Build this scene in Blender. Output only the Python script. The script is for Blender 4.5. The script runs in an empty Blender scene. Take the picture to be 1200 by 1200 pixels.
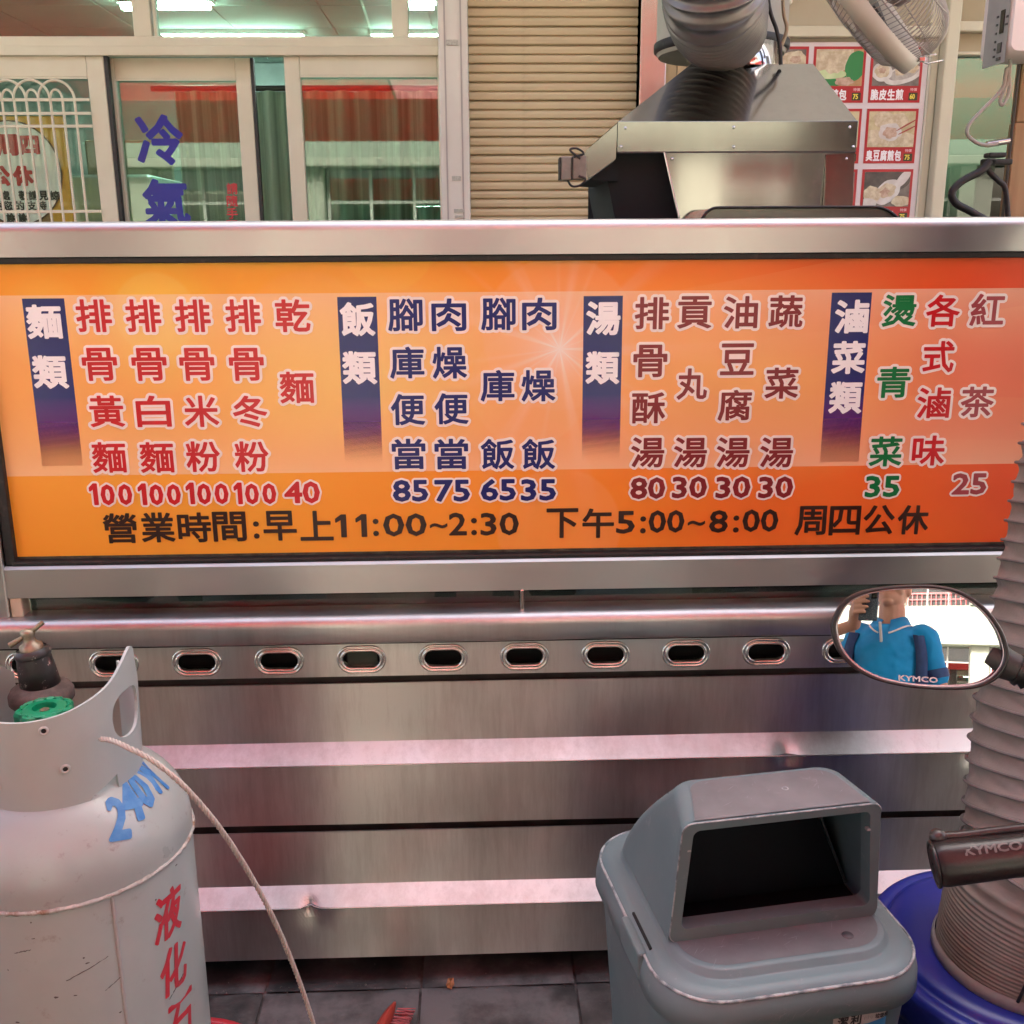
import bpy, bmesh, math, random
import numpy as np
from mathutils import Vector, Matrix
from mathutils.geometry import delaunay_2d_cdt
R = math.radians
S = bpy.context.scene
COL = S.collection
random.seed(7)
# ------------------------------------------------------------------ camera, world, sun, exposure
CAM = Vector((0, -1.85, 1.45)); FPX = 1200.0
PIT, YAW, ROL = R(14.47), R(1.825), R(-0.349)
FW = Vector((math.sin(YAW)*math.cos(PIT), math.cos(YAW)*math.cos(PIT), -math.sin(PIT)))
_rt = Vector((math.cos(YAW), -math.sin(YAW), 0)); _up = _rt.cross(FW)
RT = _rt*math.cos(ROL) + _up*math.sin(ROL); UP = -_rt*math.sin(ROL) + _up*math.cos(ROL)
cd = bpy.data.cameras.new('camera'); cam = bpy.data.objects.new('camera', cd); COL.objects.link(cam)
cd.sensor_fit = 'HORIZONTAL'; cd.sensor_width = 36; cd.lens = 36; cd.clip_start = 0.004; cd.clip_end = 400
cam.matrix_world = Matrix(((RT.x, UP.x, -FW.x, CAM.x), (RT.y, UP.y, -FW.y, CAM.y), (RT.z, UP.z, -FW.z, CAM.z), (0, 0, 0, 1)))
S.camera = cam
SUN_EL, SUN_AZ = R(50), R(18)           # sun stands behind the shop block: street and houses opposite are lit, the stall is in open shade
W = bpy.data.worlds.new('World'); S.world = W; W.use_nodes = True
wn = W.node_tree; bg = wn.nodes['Background']
sky = wn.nodes.new('ShaderNodeTexSky'); sky.sky_type = 'NISHITA'; sky.sun_disc = False
sky.sun_elevation = SUN_EL; sky.sun_rotation = SUN_AZ; sky.air_density = .6; sky.dust_density = 9.0; sky.ozone_density = 0.0
wn.links.new(sky.outputs[0], bg.inputs[0]); bg.inputs[1].default_value = 0.15
sl = bpy.data.lights.new('sun', 'SUN'); sl.energy = 2.0; sl.angle = R(3); sl.color = (1.0, 0.94, 0.86)
so = bpy.data.objects.new('sun', sl); COL.objects.link(so)
sd = Vector((math.sin(SUN_AZ)*math.cos(SUN_EL), math.cos(SUN_AZ)*math.cos(SUN_EL), math.sin(SUN_EL)))
so.rotation_euler = sd.to_track_quat('Z', 'Y').to_euler()
S.view_settings.view_transform = 'Standard'; S.view_settings.look = 'None'; S.view_settings.gamma = 1
S.view_settings.use_curve_mapping = False; S.view_settings.exposure = 3.0
try:
    S.cycles.max_bounces = 10; S.cycles.diffuse_bounces = 4; S.cycles.glossy_bounces = 5; S.cycles.transparent_max_bounces = 16
    S.cycles.transmission_bounces = 6; S.cycles.caustics_reflective = False; S.cycles.caustics_refractive = False
    S.cycles.sample_clamp_indirect = 6; S.cycles.use_denoising = True
except Exception:
    pass
# ------------------------------------------------------------------ helpers
def ray(px, py): return FW + RT*((px-600)/FPX) - UP*((py-600)/FPX)
def pY(px, py, Y=0.0):
    d = ray(px, py); return CAM + d*((Y-CAM.y)/d.y)
def pZ(px, py, Z=0.0):
    d = ray(px, py); return CAM + d*((Z-CAM.z)/d.z)
def pD(px, py, D): return CAM + ray(px, py)*D

def lin(h):
    if isinstance(h, str):
        h = h.lstrip('#'); c = [int(h[i:i+2], 16)/255 for i in (0, 2, 4)]
        return tuple([x/12.92 if x <= .04045 else ((x+.055)/1.055)**2.4 for x in c]) + (1,)
    return tuple(h) + ((1,) if len(h) == 3 else ())
MATS = {}
def nodes(name):
    m = bpy.data.materials.new(name); m.use_nodes = True
    nt = m.node_tree; b = nt.nodes['Principled BSDF']; return m, nt, b
def N(nt, t, **k):
    n = nt.nodes.new(t)
    for a, v in k.items():
        if a.startswith('i_'): n.inputs[a[2:]].default_value = v
        else: setattr(n, a, v)
    return n
def noise(nt, scale, detail=6, rough=.6, vec=None, stretch=None):
    tc = N(nt, 'ShaderNodeTexCoord'); src = vec or tc.outputs['Object']
    if stretch:
        mp = N(nt, 'ShaderNodeMapping'); mp.inputs['Scale'].default_value = stretch
        nt.links.new(src, mp.inputs['Vector']); src = mp.outputs[0]
    n = N(nt, 'ShaderNodeTexNoise'); n.inputs['Scale'].default_value = scale; n.inputs['Detail'].default_value = detail
    n.inputs['Roughness'].default_value = rough; nt.links.new(src, n.inputs['Vector']); return n.outputs['Fac']
def ramp(nt, src, stops):
    r = N(nt, 'ShaderNodeValToRGB'); e = r.color_ramp.elements
    e[0].position, e[0].color = stops[0][0], lin(stops[0][1]); e[1].position, e[1].color = stops[-1][0], lin(stops[-1][1])
    for p, c in stops[1:-1]:
        x = e.new(p); x.color = lin(c)
    nt.links.new(src, r.inputs['Fac']); return r.outputs['Color']
def mixc(nt, fac, a, b):
    m = N(nt, 'ShaderNodeMix', data_type='RGBA')
    for s, v in ((0, fac), (6, a), (7, b)):
        if hasattr(v, 'is_linked') or isinstance(v, bpy.types.NodeSocket): nt.links.new(v, m.inputs[s])
        else: m.inputs[s].default_value = v
    return m.outputs[2]
def bump(nt, b, src, strength, dist=.001):
    k = N(nt, 'ShaderNodeBump'); k.inputs['Strength'].default_value = strength; k.inputs['Distance'].default_value = dist
    nt.links.new(src, k.inputs['Height']); nt.links.new(k.outputs[0], b.inputs['Normal']); return k
def M(name, c, c2=None, rough=.5, metal=0., scale=8, thr=(.4, .65), bmp=0, bscale=120, stretch=None, dirt=None, dirt_thr=(.58, .72), dscale=30, rvar=0, coat=0, spec=None, bdist=.001, trans=0):
    """general surface: base colour with a second colour in noise patches, optional dirt/scuff colour, roughness variation, fine bump"""
    if name in MATS: return MATS[name]
    m, nt, b = nodes(name); MATS[name] = m
    b.inputs['Base Color'].default_value = lin(c); b.inputs['Roughness'].default_value = rough; b.inputs['Metallic'].default_value = metal
    if coat: b.inputs['Coat Weight'].default_value = coat; b.inputs['Coat Roughness'].default_value = .1
    if spec is not None: b.inputs['Specular IOR Level'].default_value = spec
    if trans: b.inputs['Transmission Weight'].default_value = trans
    out = None
    if c2 is not None:
        out = ramp(nt, noise(nt, scale, stretch=stretch), [(thr[0], c), (thr[1], c2)])
    if dirt is not None:
        d = ramp(nt, noise(nt, dscale, 10, .75), [(dirt_thr[0], (0, 0, 0)), (dirt_thr[1], (1, 1, 1))])
        out = mixc(nt, d, out if out is not None else lin(c), lin(dirt))
    if out is not None: nt.links.new(out, b.inputs['Base Color'])
    if rvar:
        mr = N(nt, 'ShaderNodeMapRange'); mr.inputs['To Min'].default_value = max(.02, rough-rvar); mr.inputs['To Max'].default_value = min(1, rough+rvar)
        nt.links.new(noise(nt, scale*2.3, 8), mr.inputs['Value']); nt.links.new(mr.outputs[0], b.inputs['Roughness'])
    if bmp: bump(nt, b, noise(nt, bscale, 6, stretch=stretch), bmp, bdist)
    return m
def steel(name, c=(.55, .53, .50), rough=.3, aniso=.75, streak=.35, tangent=(0, 0, 1), wave=.0, spots=0, dark=(.2, .17, .15)):
    """brushed stainless sheet: brush lines along x, vertical dirt streaks, tiny water spots"""
    m, nt, b = nodes(name); MATS[name] = m
    b.inputs['Metallic'].default_value = 1; b.inputs['Anisotropic'].default_value = aniso
    tv = N(nt, 'ShaderNodeCombineXYZ'); [tv.inputs.__getitem__(i).__setattr__('default_value', tangent[i]) for i in range(3)]
    if aniso: nt.links.new(tv.outputs[0], b.inputs['Tangent'])
    st = noise(nt, 12, 10, .78, stretch=(3.5, 3.5, .35))
    pat = noise(nt, 3.5, 4, .5)
    f = N(nt, 'ShaderNodeMath', operation='MULTIPLY'); nt.links.new(st, f.inputs[0]); nt.links.new(pat, f.inputs[1])
    dk = tuple(c[i]*(1-streak)+dark[i]*streak for i in range(3))
    col = ramp(nt, f.outputs[0], [(.14, dk), (.30, c)]) if streak > .1 else ramp(nt, pat, [(.3, tuple(x*.94 for x in c)), (.7, c)])
    if spots:
        v = N(nt, 'ShaderNodeTexVoronoi', feature='DISTANCE_TO_EDGE' if 0 else 'F1'); v.inputs['Scale'].default_value = 34
        tc = N(nt, 'ShaderNodeTexCoord'); nt.links.new(tc.outputs['Object'], v.inputs['Vector'])
        s1 = ramp(nt, v.outputs['Distance'], [(.03, (1, 1, 1)), (.06, (0, 0, 0))])
        g = ramp(nt, noise(nt, 6), [(.5, (0, 0, 0)), (.6, (spots,)*3)])
        mm = N(nt, 'ShaderNodeMath', operation='MULTIPLY'); nt.links.new(s1, mm.inputs[0]); nt.links.new(g, mm.inputs[1])
        col = mixc(nt, mm.outputs[0], col, lin((.75, .72, .68)))
        mr0 = mm.outputs[0]
    nt.links.new(col, b.inputs['Base Color'])
    mr = N(nt, 'ShaderNodeMapRange'); mr.inputs['To Min'].default_value = rough*.75; mr.inputs['To Max'].default_value = rough*1.5
    nt.links.new(noise(nt, 9, 7, .6, stretch=(1, 1, .5)), mr.inputs['Value']); nt.links.new(mr.outputs[0], b.inputs['Roughness'])
    if streak > .1: bump(nt, b, noise(nt, 60, 3, .6, stretch=(.08, 1, 4)), .02, .0006)
    return m
def glass(name, tint=(.75, .92, .86), refl=.25, rough=.0, gcol=(1, 1, 1)):
    m = bpy.data.materials.new(name); m.use_nodes = True; MATS[name] = m
    nt = m.node_tree; nt.nodes.clear()
    o = N(nt, 'ShaderNodeOutputMaterial'); t = N(nt, 'ShaderNodeBsdfTransparent'); g = N(nt, 'ShaderNodeBsdfGlossy'); mx = N(nt, 'ShaderNodeMixShader')
    t.inputs[0].default_value = lin(tint); g.inputs['Roughness'].default_value = rough; g.inputs[0].default_value = lin(gcol)
    fr = N(nt, 'ShaderNodeLayerWeight'); fr.inputs[0].default_value = .5
    mr = N(nt, 'ShaderNodeMapRange'); mr.inputs['To Min'].default_value = refl; mr.inputs['To Max'].default_value = .95
    nt.links.new(fr.outputs['Fresnel'], mr.inputs['Value']) if 0 else nt.links.new(fr.outputs['Facing'], mr.inputs['Value'])
    p = N(nt, 'ShaderNodeMath', operation='POWER'); p.inputs[1].default_value = 4
    nt.links.new(fr.outputs['Facing'], p.inputs[0]); nt.links.new(p.outputs[0], mr.inputs['Value'])
    nt.links.new(mr.outputs[0], mx.inputs[0]); nt.links.new(t.outputs[0], mx.inputs[1]); nt.links.new(g.outputs[0], mx.inputs[2])
    nt.links.new(mx.outputs[0], o.inputs[0]); return m
def emis(name, c, s):
    m, nt, b = nodes(name); MATS[name] = m
    b.inputs['Base Color'].default_value = lin(c); b.inputs['Emission Color'].default_value = lin(c); b.inputs['Emission Strength'].default_value = s
    return m

class MB:
    def __init__(s): s.v = []; s.f = []; s.sm = []
    def add(s, vs, fs, smooth=False):
        o = len(s.v); s.v += [tuple(v) for v in vs]; s.f += [tuple(i+o for i in f) for f in fs]; s.sm += [smooth]*len(fs); return s
    def box(s, x0, x1, y0, y1, z0, z1, bev=0):
        if x0 > x1: x0, x1 = x1, x0
        if y0 > y1: y0, y1 = y1, y0
        if z0 > z1: z0, z1 = z1, z0
        if bev <= 0:
            v = [(x, y, z) for z in (z0, z1) for y in (y0, y1) for x in (x0, x1)]
            return s.add(v, [(0, 2, 3, 1), (4, 5, 7, 6), (0, 1, 5, 4), (2, 6, 7, 3), (0, 4, 6, 2), (1, 3, 7, 5)])
        b = min(bev, (x1-x0)/2.01, (y1-y0)/2.01, (z1-z0)/2.01); bm = bmesh.new()
        r = bmesh.ops.create_cube(bm, size=1)
        for v in bm.verts: v.co = Vector(((x0+x1)/2+v.co.x*(x1-x0), (y0+y1)/2+v.co.y*(y1-y0), (z0+z1)/2+v.co.z*(z1-z0)))
        bmesh.ops.bevel(bm, geom=bm.edges[:], offset=b, segments=2, affect='EDGES', profile=.5)
        return s.bm(bm, False)
    def bm(s, bm, smooth=False):
        bm.verts.index_update()
        s.add([v.co[:] for v in bm.verts], [[v.index for v in f.verts] for f in bm.faces], smooth); bm.free(); return s
    def obox(s, c, ax, ay, az, hx, hy, hz, bev=0):
        t = MB().box(-hx, hx, -hy, hy, -hz, hz, bev); c = Vector(c); ax, ay, az = Vector(ax).normalized(), Vector(ay).normalized(), Vector(az).normalized()
        return s.add([c+ax*v[0]+ay*v[1]+az*v[2] for v in t.v], t.f)
    def tube(s, pts, r, n=10, caps=True, closed=False, smooth=True, twist=0):
        pts = [Vector(p) for p in pts]; rs = r if hasattr(r, '__len__') else [r]*len(pts)
        L = len(pts); vs = []; prev = None
        for i, p in enumerate(pts):
            if closed: t = (pts[(i+1) % L]-pts[i-1])
            else: t = pts[min(i+1, L-1)]-pts[max(i-1, 0)]
            t = t.normalized() if t.length > 1e-9 else Vector((0, 0, 1))
            if prev is None:
                a = Vector((0, 0, 1)) if abs(t.z) < .9 else Vector((1, 0, 0)); u = t.cross(a).normalized()
            else:
                u = prev - t*prev.dot(t); u = u.normalized() if u.length > 1e-6 else t.orthogonal().normalized()
            prev = u; w = t.cross(u)
            for k in range(n):
                a = 2*math.pi*k/n; vs.append(p+(u*math.cos(a)+w*math.sin(a))*rs[i])
        fs = []
        for i in range(L if closed else L-1):
            j = (i+1) % L
            for k in range(n): fs.append((i*n+k, i*n+(k+1) % n, j*n+(k+1) % n, j*n+k))
        s.add(vs, fs, smooth)
        if caps and not closed: s.add(vs[:n], [tuple(range(n))[::-1]]); s.add(vs[-n:], [tuple(range(n))])
        return s
    def lathe(s, prof, c=(0, 0, 0), n=48, axis='Z', smooth=True, a0=0, a1=2*math.pi):
        full = abs(a1-a0-2*math.pi) < 1e-6; m = n if full else n+1; vs = []
        for r, z in prof:
            for k in range(m):
                a = a0+(a1-a0)*k/n; x, y = r*math.cos(a), r*math.sin(a)
                p = (x, y, z) if axis == 'Z' else ((x, z, y) if axis == 'Y' else (z, x, y))
                vs.append((c[0]+p[0], c[1]+p[1], c[2]+p[2]))
        fs = []
        for i in range(len(prof)-1):
            for k in range(n):
                k2 = (k+1) % m; fs.append((i*m+k, i*m+k2, (i+1)*m+k2, (i+1)*m+k))
        return s.add(vs, fs, smooth)
    def extr(s, prof, x0, x1, axis='X', nx=1, warp=None, smooth=False, caps=True):
        """closed profile (a,b) extruded along an axis: X -> (x,a,b); Y -> (a,y,b); Z -> (a,b,z)"""
        n = len(prof); vs = []
        for i in range(nx+1):
            t = x0+(x1-x0)*i/nx
            for a, b in prof:
                p = (t, a, b) if axis == 'X' else ((a, t, b) if axis == 'Y' else (a, b, t))
                if warp: p = warp(p)
                vs.append(p)
        fs = []
        for i in range(nx):
            for k in range(n): fs.append((i*n+k, i*n+(k+1) % n, (i+1)*n+(k+1) % n, (i+1)*n+k))
        s.add(vs, fs, smooth)
        if caps: s.add(vs[:n], [tuple(range(n))[::-1]]); s.add(vs[-n:], [tuple(range(n))])
        return s
    def loft(s, loops, smooth=True, cap0=False, cap1=False):
        n = len(loops[0]); vs = [p for L in loops for p in L]; fs = []
        for i in range(len(loops)-1):
            for k in range(n): fs.append((i*n+k, i*n+(k+1) % n, (i+1)*n+(k+1) % n, (i+1)*n+k))
        s.add(vs, fs, smooth)
        if cap0: s.add(loops[0], [tuple(range(n))[::-1]])
        if cap1: s.add(loops[-1], [tuple(range(n))])
        return s
    def xform(s, Mx): s.v = [tuple(Mx @ Vector(v)) for v in s.v]; return s
    def mesh(s, name, off=None):
        me = bpy.data.meshes.new(name)
        v = s.v if off is None else [(a-off[0], b-off[1], c-off[2]) for a, b, c in s.v]
        me.from_pydata(v, [], s.f); me.polygons.foreach_set('use_smooth', s.sm)
        bm = bmesh.new(); bm.from_mesh(me); bmesh.ops.recalc_face_normals(bm, faces=bm.faces); bm.to_mesh(me); bm.free()
        me.update(); return me
def wpos(o):
    v = Vector((0, 0, 0))
    while o: v += Vector(o.location); o = o.parent
    return v
def root(name, label, cat, loc=(0, 0, 0), group=None, kind=None):
    o = bpy.data.objects.new(name, None); COL.objects.link(o); o.location = loc; o['label'] = label; o['category'] = cat; o.empty_display_size = .1
    if group: o['group'] = group
    if kind: o['kind'] = kind
    return o
def part(name, mb, mat, parent, label=None, world=True, smooth_angle=None, kind=None, weld=False):
    off = wpos(parent) if (world and parent) else None
    me = mb if isinstance(mb, bpy.types.Mesh) else mb.mesh(name, off)
    o = bpy.data.objects.new(name, me); COL.objects.link(o)
    if not me.materials: me.materials.append(mat)
    if parent: o.parent = parent
    if label: o['label'] = label
    if kind: o['kind'] = kind
    if weld:
        w = o.modifiers.new('weld', 'WELD'); w.merge_threshold = .0002
    return o
def single(name, mb, mat, label, cat, group=None):
    o = part(name, mb, mat, None, world=False); o['label'] = label; o['category'] = cat
    if group: o['group'] = group
    return o
def struct(name, mb, mat, parent=None):
    o = part(name, mb, mat, parent, world=parent is not None)
    if not parent: o['kind'] = 'structure'
    return o
def share(src, loc, parent, rot=None):
    c = src.copy(); COL.objects.link(c); c.parent = parent; c.location = loc
    if rot is not None: c.rotation_euler = rot
    return c
def copy_tree(o, parent=None):
    kids = [k for k in o.children]; c = o.copy(); COL.objects.link(c); c.parent = parent
    for k in kids: copy_tree(k, c)
    return c
def bez(pts, n=12):
    """Catmull-Rom through points"""
    P = [Vector(p) for p in pts]; P = [P[0]*2-P[1]]+P+[P[-1]*2-P[-2]]; out = []
    for i in range(1, len(P)-2):
        for k in range(n):
            t = k/n; a, b, c, d = P[i-1:i+3]
            out.append(.5*((2*b)+(c-a)*t+(2*a-5*b+4*c-d)*t*t+(3*b-a-3*c+d)*t**3))
    out.append(P[-2]); return out
def rrect(cx, cy, w, d, r, z, n=7, pw=None):
    out = []
    for qx, qy, a0 in ((1, 1, 0), (-1, 1, 90), (-1, -1, 180), (1, -1, 270)):
        for k in range(n+1):
            a = R(a0+90*k/n); out.append((cx+qx*(w/2-r)+r*math.cos(a), cy+qy*(d/2-r)+r*math.sin(a), z))
    return out
# ------------------------------------------------------------------ lettering as thin real geometry
_raw = {}; _gl = {}
ONE = [(.13, .50), (.13, .60), (.27, .735), (.37, .735), (.37, 0), (.265, 0), (.265, .60)]
def raw_text(s):
    if s not in _raw and s != '1' and '1' in s and s.isdigit():
        V, F, x = [], [], 0
        for ch in s:                       # digits set one by one so the 1 keeps a flag
            v, f = raw_text(ch); o = len(V); V += [(a+x, b_) for a, b_ in v]; F += [tuple(i+o for i in t) for t in f]; x += .50 if ch == '1' else .63
        _raw[s] = (V, F)
    if s == '1' and s not in _raw: _raw[s] = (ONE, [(0, 1, 2), (0, 2, 6), (2, 3, 6), (3, 4, 5), (3, 5, 6)])
    if s not in _raw:
        c = bpy.data.curves.new('t', 'FONT'); c.body = s; c.resolution_u = 2; c.size = 1
        o = bpy.data.objects.new('t', c); COL.objects.link(o); bpy.context.view_layer.update()
        me = bpy.data.meshes.new_from_object(o.evaluated_get(bpy.context.evaluated_depsgraph_get()))
        V = [(v.co.x, v.co.y) for v in me.vertices]; F = [tuple(p.vertices) for p in me.polygons]
        bpy.data.objects.remove(o); bpy.data.curves.remove(c); bpy.data.meshes.remove(me)
        _raw[s] = (V, F)
    return _raw[s]
def glyph(s, w, h, bold=0., halo=0.):
    """text scaled so its box is w x h (either may be None), centred; strokes widened by bold (metres) by a true planar union -> verts2d, faces"""
    key = (s, w, h, bold, halo)
    if key in _gl: return _gl[key]
    V, F = raw_text(s); a = np.array(V); lo, hi = a.min(0), a.max(0); size = hi-lo; b0 = bold*2
    if w is None: k = (h-b0)/size[1]; sc = (k, k)
    elif h is None: k = (w-b0)/size[0]; sc = (k, k)
    else: sc = ((w-b0)/size[0], (h-b0)/size[1])
    a = (a-(lo+hi)/2)*sc; g = bold+halo
    if g > 0:
        cnt = {}
        for f in F:
            for i in range(len(f)):
                e = (f[i], f[(i+1) % len(f)]); kx = (min(e), max(e)); cnt[kx] = cnt.get(kx, 0)+1
        pts = [tuple(p) for p in a]; faces = [list(f) for f in F]
        bnd = [e for e, c in cnt.items() if c == 1]
        used = set()
        for i, j in bnd:
            p, q = a[i], a[j]; d = q-p; L = np.hypot(*d)
            if L < 1e-7: continue
            n_ = np.array([-d[1], d[0]])/L*g; o = len(pts)
            pts += [tuple(p+n_), tuple(p-n_), tuple(q-n_), tuple(q+n_)]; faces.append([o, o+1, o+2, o+3]); used |= {i, j}
        nb = {}
        for i, j in bnd: nb.setdefault(i, []).append(j); nb.setdefault(j, []).append(i)
        for i in used:
            if len(nb[i]) == 2:
                d0, d1 = a[nb[i][0]]-a[i], a[nb[i][1]]-a[i]
                if d0@d1 < -.985*np.hypot(*d0)*np.hypot(*d1): continue
            o = len(pts); pts += [(a[i][0]+g*math.cos(2*math.pi*k/8+.2), a[i][1]+g*math.sin(2*math.pi*k/8+.2)) for k in range(8)]
            faces.append(list(range(o, o+8)))
        edges = [(f[i], f[(i+1) % len(f)]) for f in faces[len(F):] for i in range(len(f))]
        r = delaunay_2d_cdt([Vector(p) for p in pts], edges, [], 0, 1e-6)
        ov = np.array([(v[0], v[1]) for v in r[0]]); tf = [tuple(f) for f in r[2]]
        ce = ov[np.array(tf)].mean(1); od = np.argsort(ce[:, 0]); tf = [tf[i] for i in od]; ce = ce[od]; cx_s = ce[:, 0].copy(); keep = np.zeros(len(tf), bool)
        for f in F:
            q = [a[i] for i in f]; i0, i1 = np.searchsorted(cx_s, [min(k[0] for k in q), max(k[0] for k in q)]); c_ = ce[i0:i1]
            if i1 <= i0: continue
            sg = []
            for i in range(len(q)):
                u_, v_ = q[i], q[(i+1) % len(q)]; sg.append((v_[0]-u_[0])*(c_[:, 1]-u_[1])-(v_[1]-u_[1])*(c_[:, 0]-u_[0]))
            sg = np.array(sg); keep[i0:i1] |= (sg >= 0).all(0) | (sg <= 0).all(0)
        for i, j in bnd:
            i0, i1 = np.searchsorted(cx_s, [min(a[i][0], a[j][0])-g, max(a[i][0], a[j][0])+g])
            if i1 <= i0: continue
            c_ = ce[i0:i1]; d = a[j]-a[i]; L2 = max(d@d, 1e-14); t = np.clip(((c_-a[i])@d)/L2, 0, 1); q = c_-a[i]-t[:, None]*d
            keep[i0:i1] |= (q*q).sum(1) < (g*.995)**2
        bm = bmesh.new(); bv = [bm.verts.new((x, y, 0)) for x, y in ov]
        for f, k in zip(tf, keep):
            if k: bm.faces.new([bv[i] for i in f])
        bmesh.ops.delete(bm, geom=[v for v in bm.verts if not v.link_faces], context='VERTS')
        bmesh.ops.recalc_face_normals(bm, faces=bm.faces[:])
        for _ in range(3): bmesh.ops.dissolve_limit(bm, angle_limit=.03, use_dissolve_boundaries=False, verts=bm.verts[:], edges=bm.edges[:])
        bmesh.ops.triangulate(bm, faces=bm.faces[:])
        bm.verts.index_update(); vs = [(v.co.x, v.co.y) for v in bm.verts]; fs = [tuple(v.index for v in f.verts) for f in bm.faces]; bm.free()
    else:
        vs = [tuple(p) for p in a]; fs = [tuple(f) for f in F]
    _gl[key] = (vs, fs); return _gl[key]
def glyph_mb(s, w, h, bold=0, halo=0, depth=0.0, f=None):
    """flat lettering in the XZ plane facing -Y, or laid on a surface by f(u, v) -> point"""
    vs, fs = glyph(s, w, h, bold, halo); m = MB()
    if f: m.add([f(u, v) for u, v in vs], fs)
    else: m.add([(u, 0, v) for u, v in vs], fs)
    return m
def refine(mb, L):
    bm = bmesh.new(); vv = [bm.verts.new(v) for v in mb.v]
    for f in mb.f:
        try: bm.faces.new([vv[i] for i in f])
        except ValueError: pass
    for _ in range(5):
        e = [x for x in bm.edges if x.calc_length() > L]
        if not e: break
        bmesh.ops.subdivide_edges(bm, edges=e, cuts=1)
        bmesh.ops.triangulate(bm, faces=bm.faces[:])
    out = MB(); out.bm(bm); return out
# ------------------------------------------------------------------ shared materials
STEEL = steel('brushed_steel', (.64, .61, .57), .30, .75, .2)
STEELP = steel('panel_steel', (.67, .69, .655), .29, .88, .36, spots=.6, dark=(.22, .19, .16))
STEELR = steel('rail_steel', (.53, .53, .51), .32, .7, .06)
POLI = M('polished_steel', (.6, .58, .55), (.5, .48, .45), rough=.12, metal=1, scale=5, rvar=.06)
BLACKR = M('black_rubber_seal', (.012, .011, .011), (.05, .04, .035), rough=.55, scale=60, thr=(.55, .75), bmp=.4, bscale=200)
DARKIN = M('dark_interior', (.012, .012, .012), rough=.8)
ALU = M('cream_aluminium', (.66, .60, .45), (.62, .55, .40), rough=.45, scale=3, dirt=(.35, .28, .2), dirt_thr=(.66, .8), dscale=14)
ALUW = M('pale_pilaster', (.70, .64, .56), (.65, .58, .50), rough=.4, scale=2)
# ------------------------------------------------------------------ ground, road, arcade floor
ASPH = M('pale_concrete_road', (.42, .43, .38), (.33, .34, .30), rough=.9, scale=4, bmp=.6, bscale=300)
g = MB().add([(-150, -150, -.05), (150, -150, -.05), (150, 150, -.05), (-150, 150, -.05)], [(0, 1, 2, 3)]); struct('road', g, ASPH)
struct('pavement', MB().box(-30, 30, -1.33, 2.35, -.3, -.010), M('grout', (.16, .14, .13), (.08, .07, .065), rough=.95, scale=30, bmp=.4, bscale=200))
bpy.data.objects['pavement']['kind'] = 'structure'
# slate-look floor tiles, one object each, riven surface in the mesh
TM, tnt, tb = nodes('slate_tile')
oi = N(tnt, 'ShaderNodeObjectInfo'); tc_ = N(tnt, 'ShaderNodeTexCoord'); va = N(tnt, 'ShaderNodeVectorMath', operation='ADD')
vs_ = N(tnt, 'ShaderNodeVectorMath', operation='SCALE'); vs_.inputs[0].default_value = (17, 31, 5); tnt.links.new(oi.outputs['Random'], vs_.inputs['Scale'])
tnt.links.new(tc_.outputs['Object'], va.inputs[0]); tnt.links.new(vs_.outputs[0], va.inputs[1])
n1 = noise(tnt, 5, 9, .65, vec=va.outputs[0]); n2 = noise(tnt, 22, 8, .7, vec=va.outputs[0], stretch=(1, 2, 1))
c1 = ramp(tnt, n1, [(.38, (.022, .021, .020)), (.50, (.070, .062, .056)), (.62, (.15, .135, .125))])
tnt.links.new(mixc(tnt, ramp(tnt, n2, [(.60, (0, 0, 0)), (.78, (.5, .5, .5))]), c1, lin((.22, .20, .19))), tb.inputs['Base Color'])
tb.inputs['Roughness'].default_value = .5; tmr = ramp(tnt, n1, [(.3, (.35,)*3), (.7, (.75,)*3)]); tnt.links.new(tmr, tb.inputs['Roughness'])
bump(tnt, tb, n2, .5, .003)
TP = .3145
def tile_mesh(seed):
    rnd = np.random.RandomState(seed); n = 22; h = TP/2-.0028; bm = MB(); ph = rnd.rand(8)*6.28; fr = rnd.randn(8, 2)*9
    crest = [(rnd.uniform(-.6, .6), rnd.uniform(.6, 1.4)*rnd.choice([-1, 1]), rnd.uniform(-.12, .12)) for _ in range(3)]
    vs = []
    for j in range(n+1):
        for i in range(n+1):
            x, y = -h+2*h*i/n, -h+2*h*j/n
            z = sum(math.sin(fr[k, 0]*x+fr[k, 1]*y+ph[k]) for k in range(8))*.00028
            for a, b_, c_ in crest:                       # riven ledges
                d = a*x+y*b_+c_+.018*math.sin(38*x+ph[0])+.008*math.sin(90*x+ph[1])
                z += .0022/(1+math.exp(-d*300))
            e = min(x+h, h-x, y+h, h-y)
            z -= .0035*math.exp(-e/.0035)
            vs.append((x, y, z-.0025))
    fs = [(j*(n+1)+i, j*(n+1)+i+1, (j+1)*(n+1)+i+1, (j+1)*(n+1)+i) for j in range(n) for i in range(n)]
    bm.add(vs, fs, True); bm.box(-h, h, -h, h, -.009, -.0085); return bm
pav = bpy.data.objects['pavement']; tms = [tile_mesh(s).mesh('tile') for s in range(6)]
for m_ in tms: m_.materials.append(TM)
first = True
for j in range(-4, 7):
    for i in range(-8, 9):
        if j > 1 and (i+j) % 1: continue
        o = bpy.data.objects.new('tile', random.choice(tms)); COL.objects.link(o); o.parent = pav
        o.location = (-.134-TP/2+TP*i, -.0745+TP/2+TP*j, random.uniform(-.0008, .0004)); o.rotation_euler = (random.uniform(-.003, .003), random.uniform(-.003, .003), random.choice([0, math.pi]))
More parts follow.
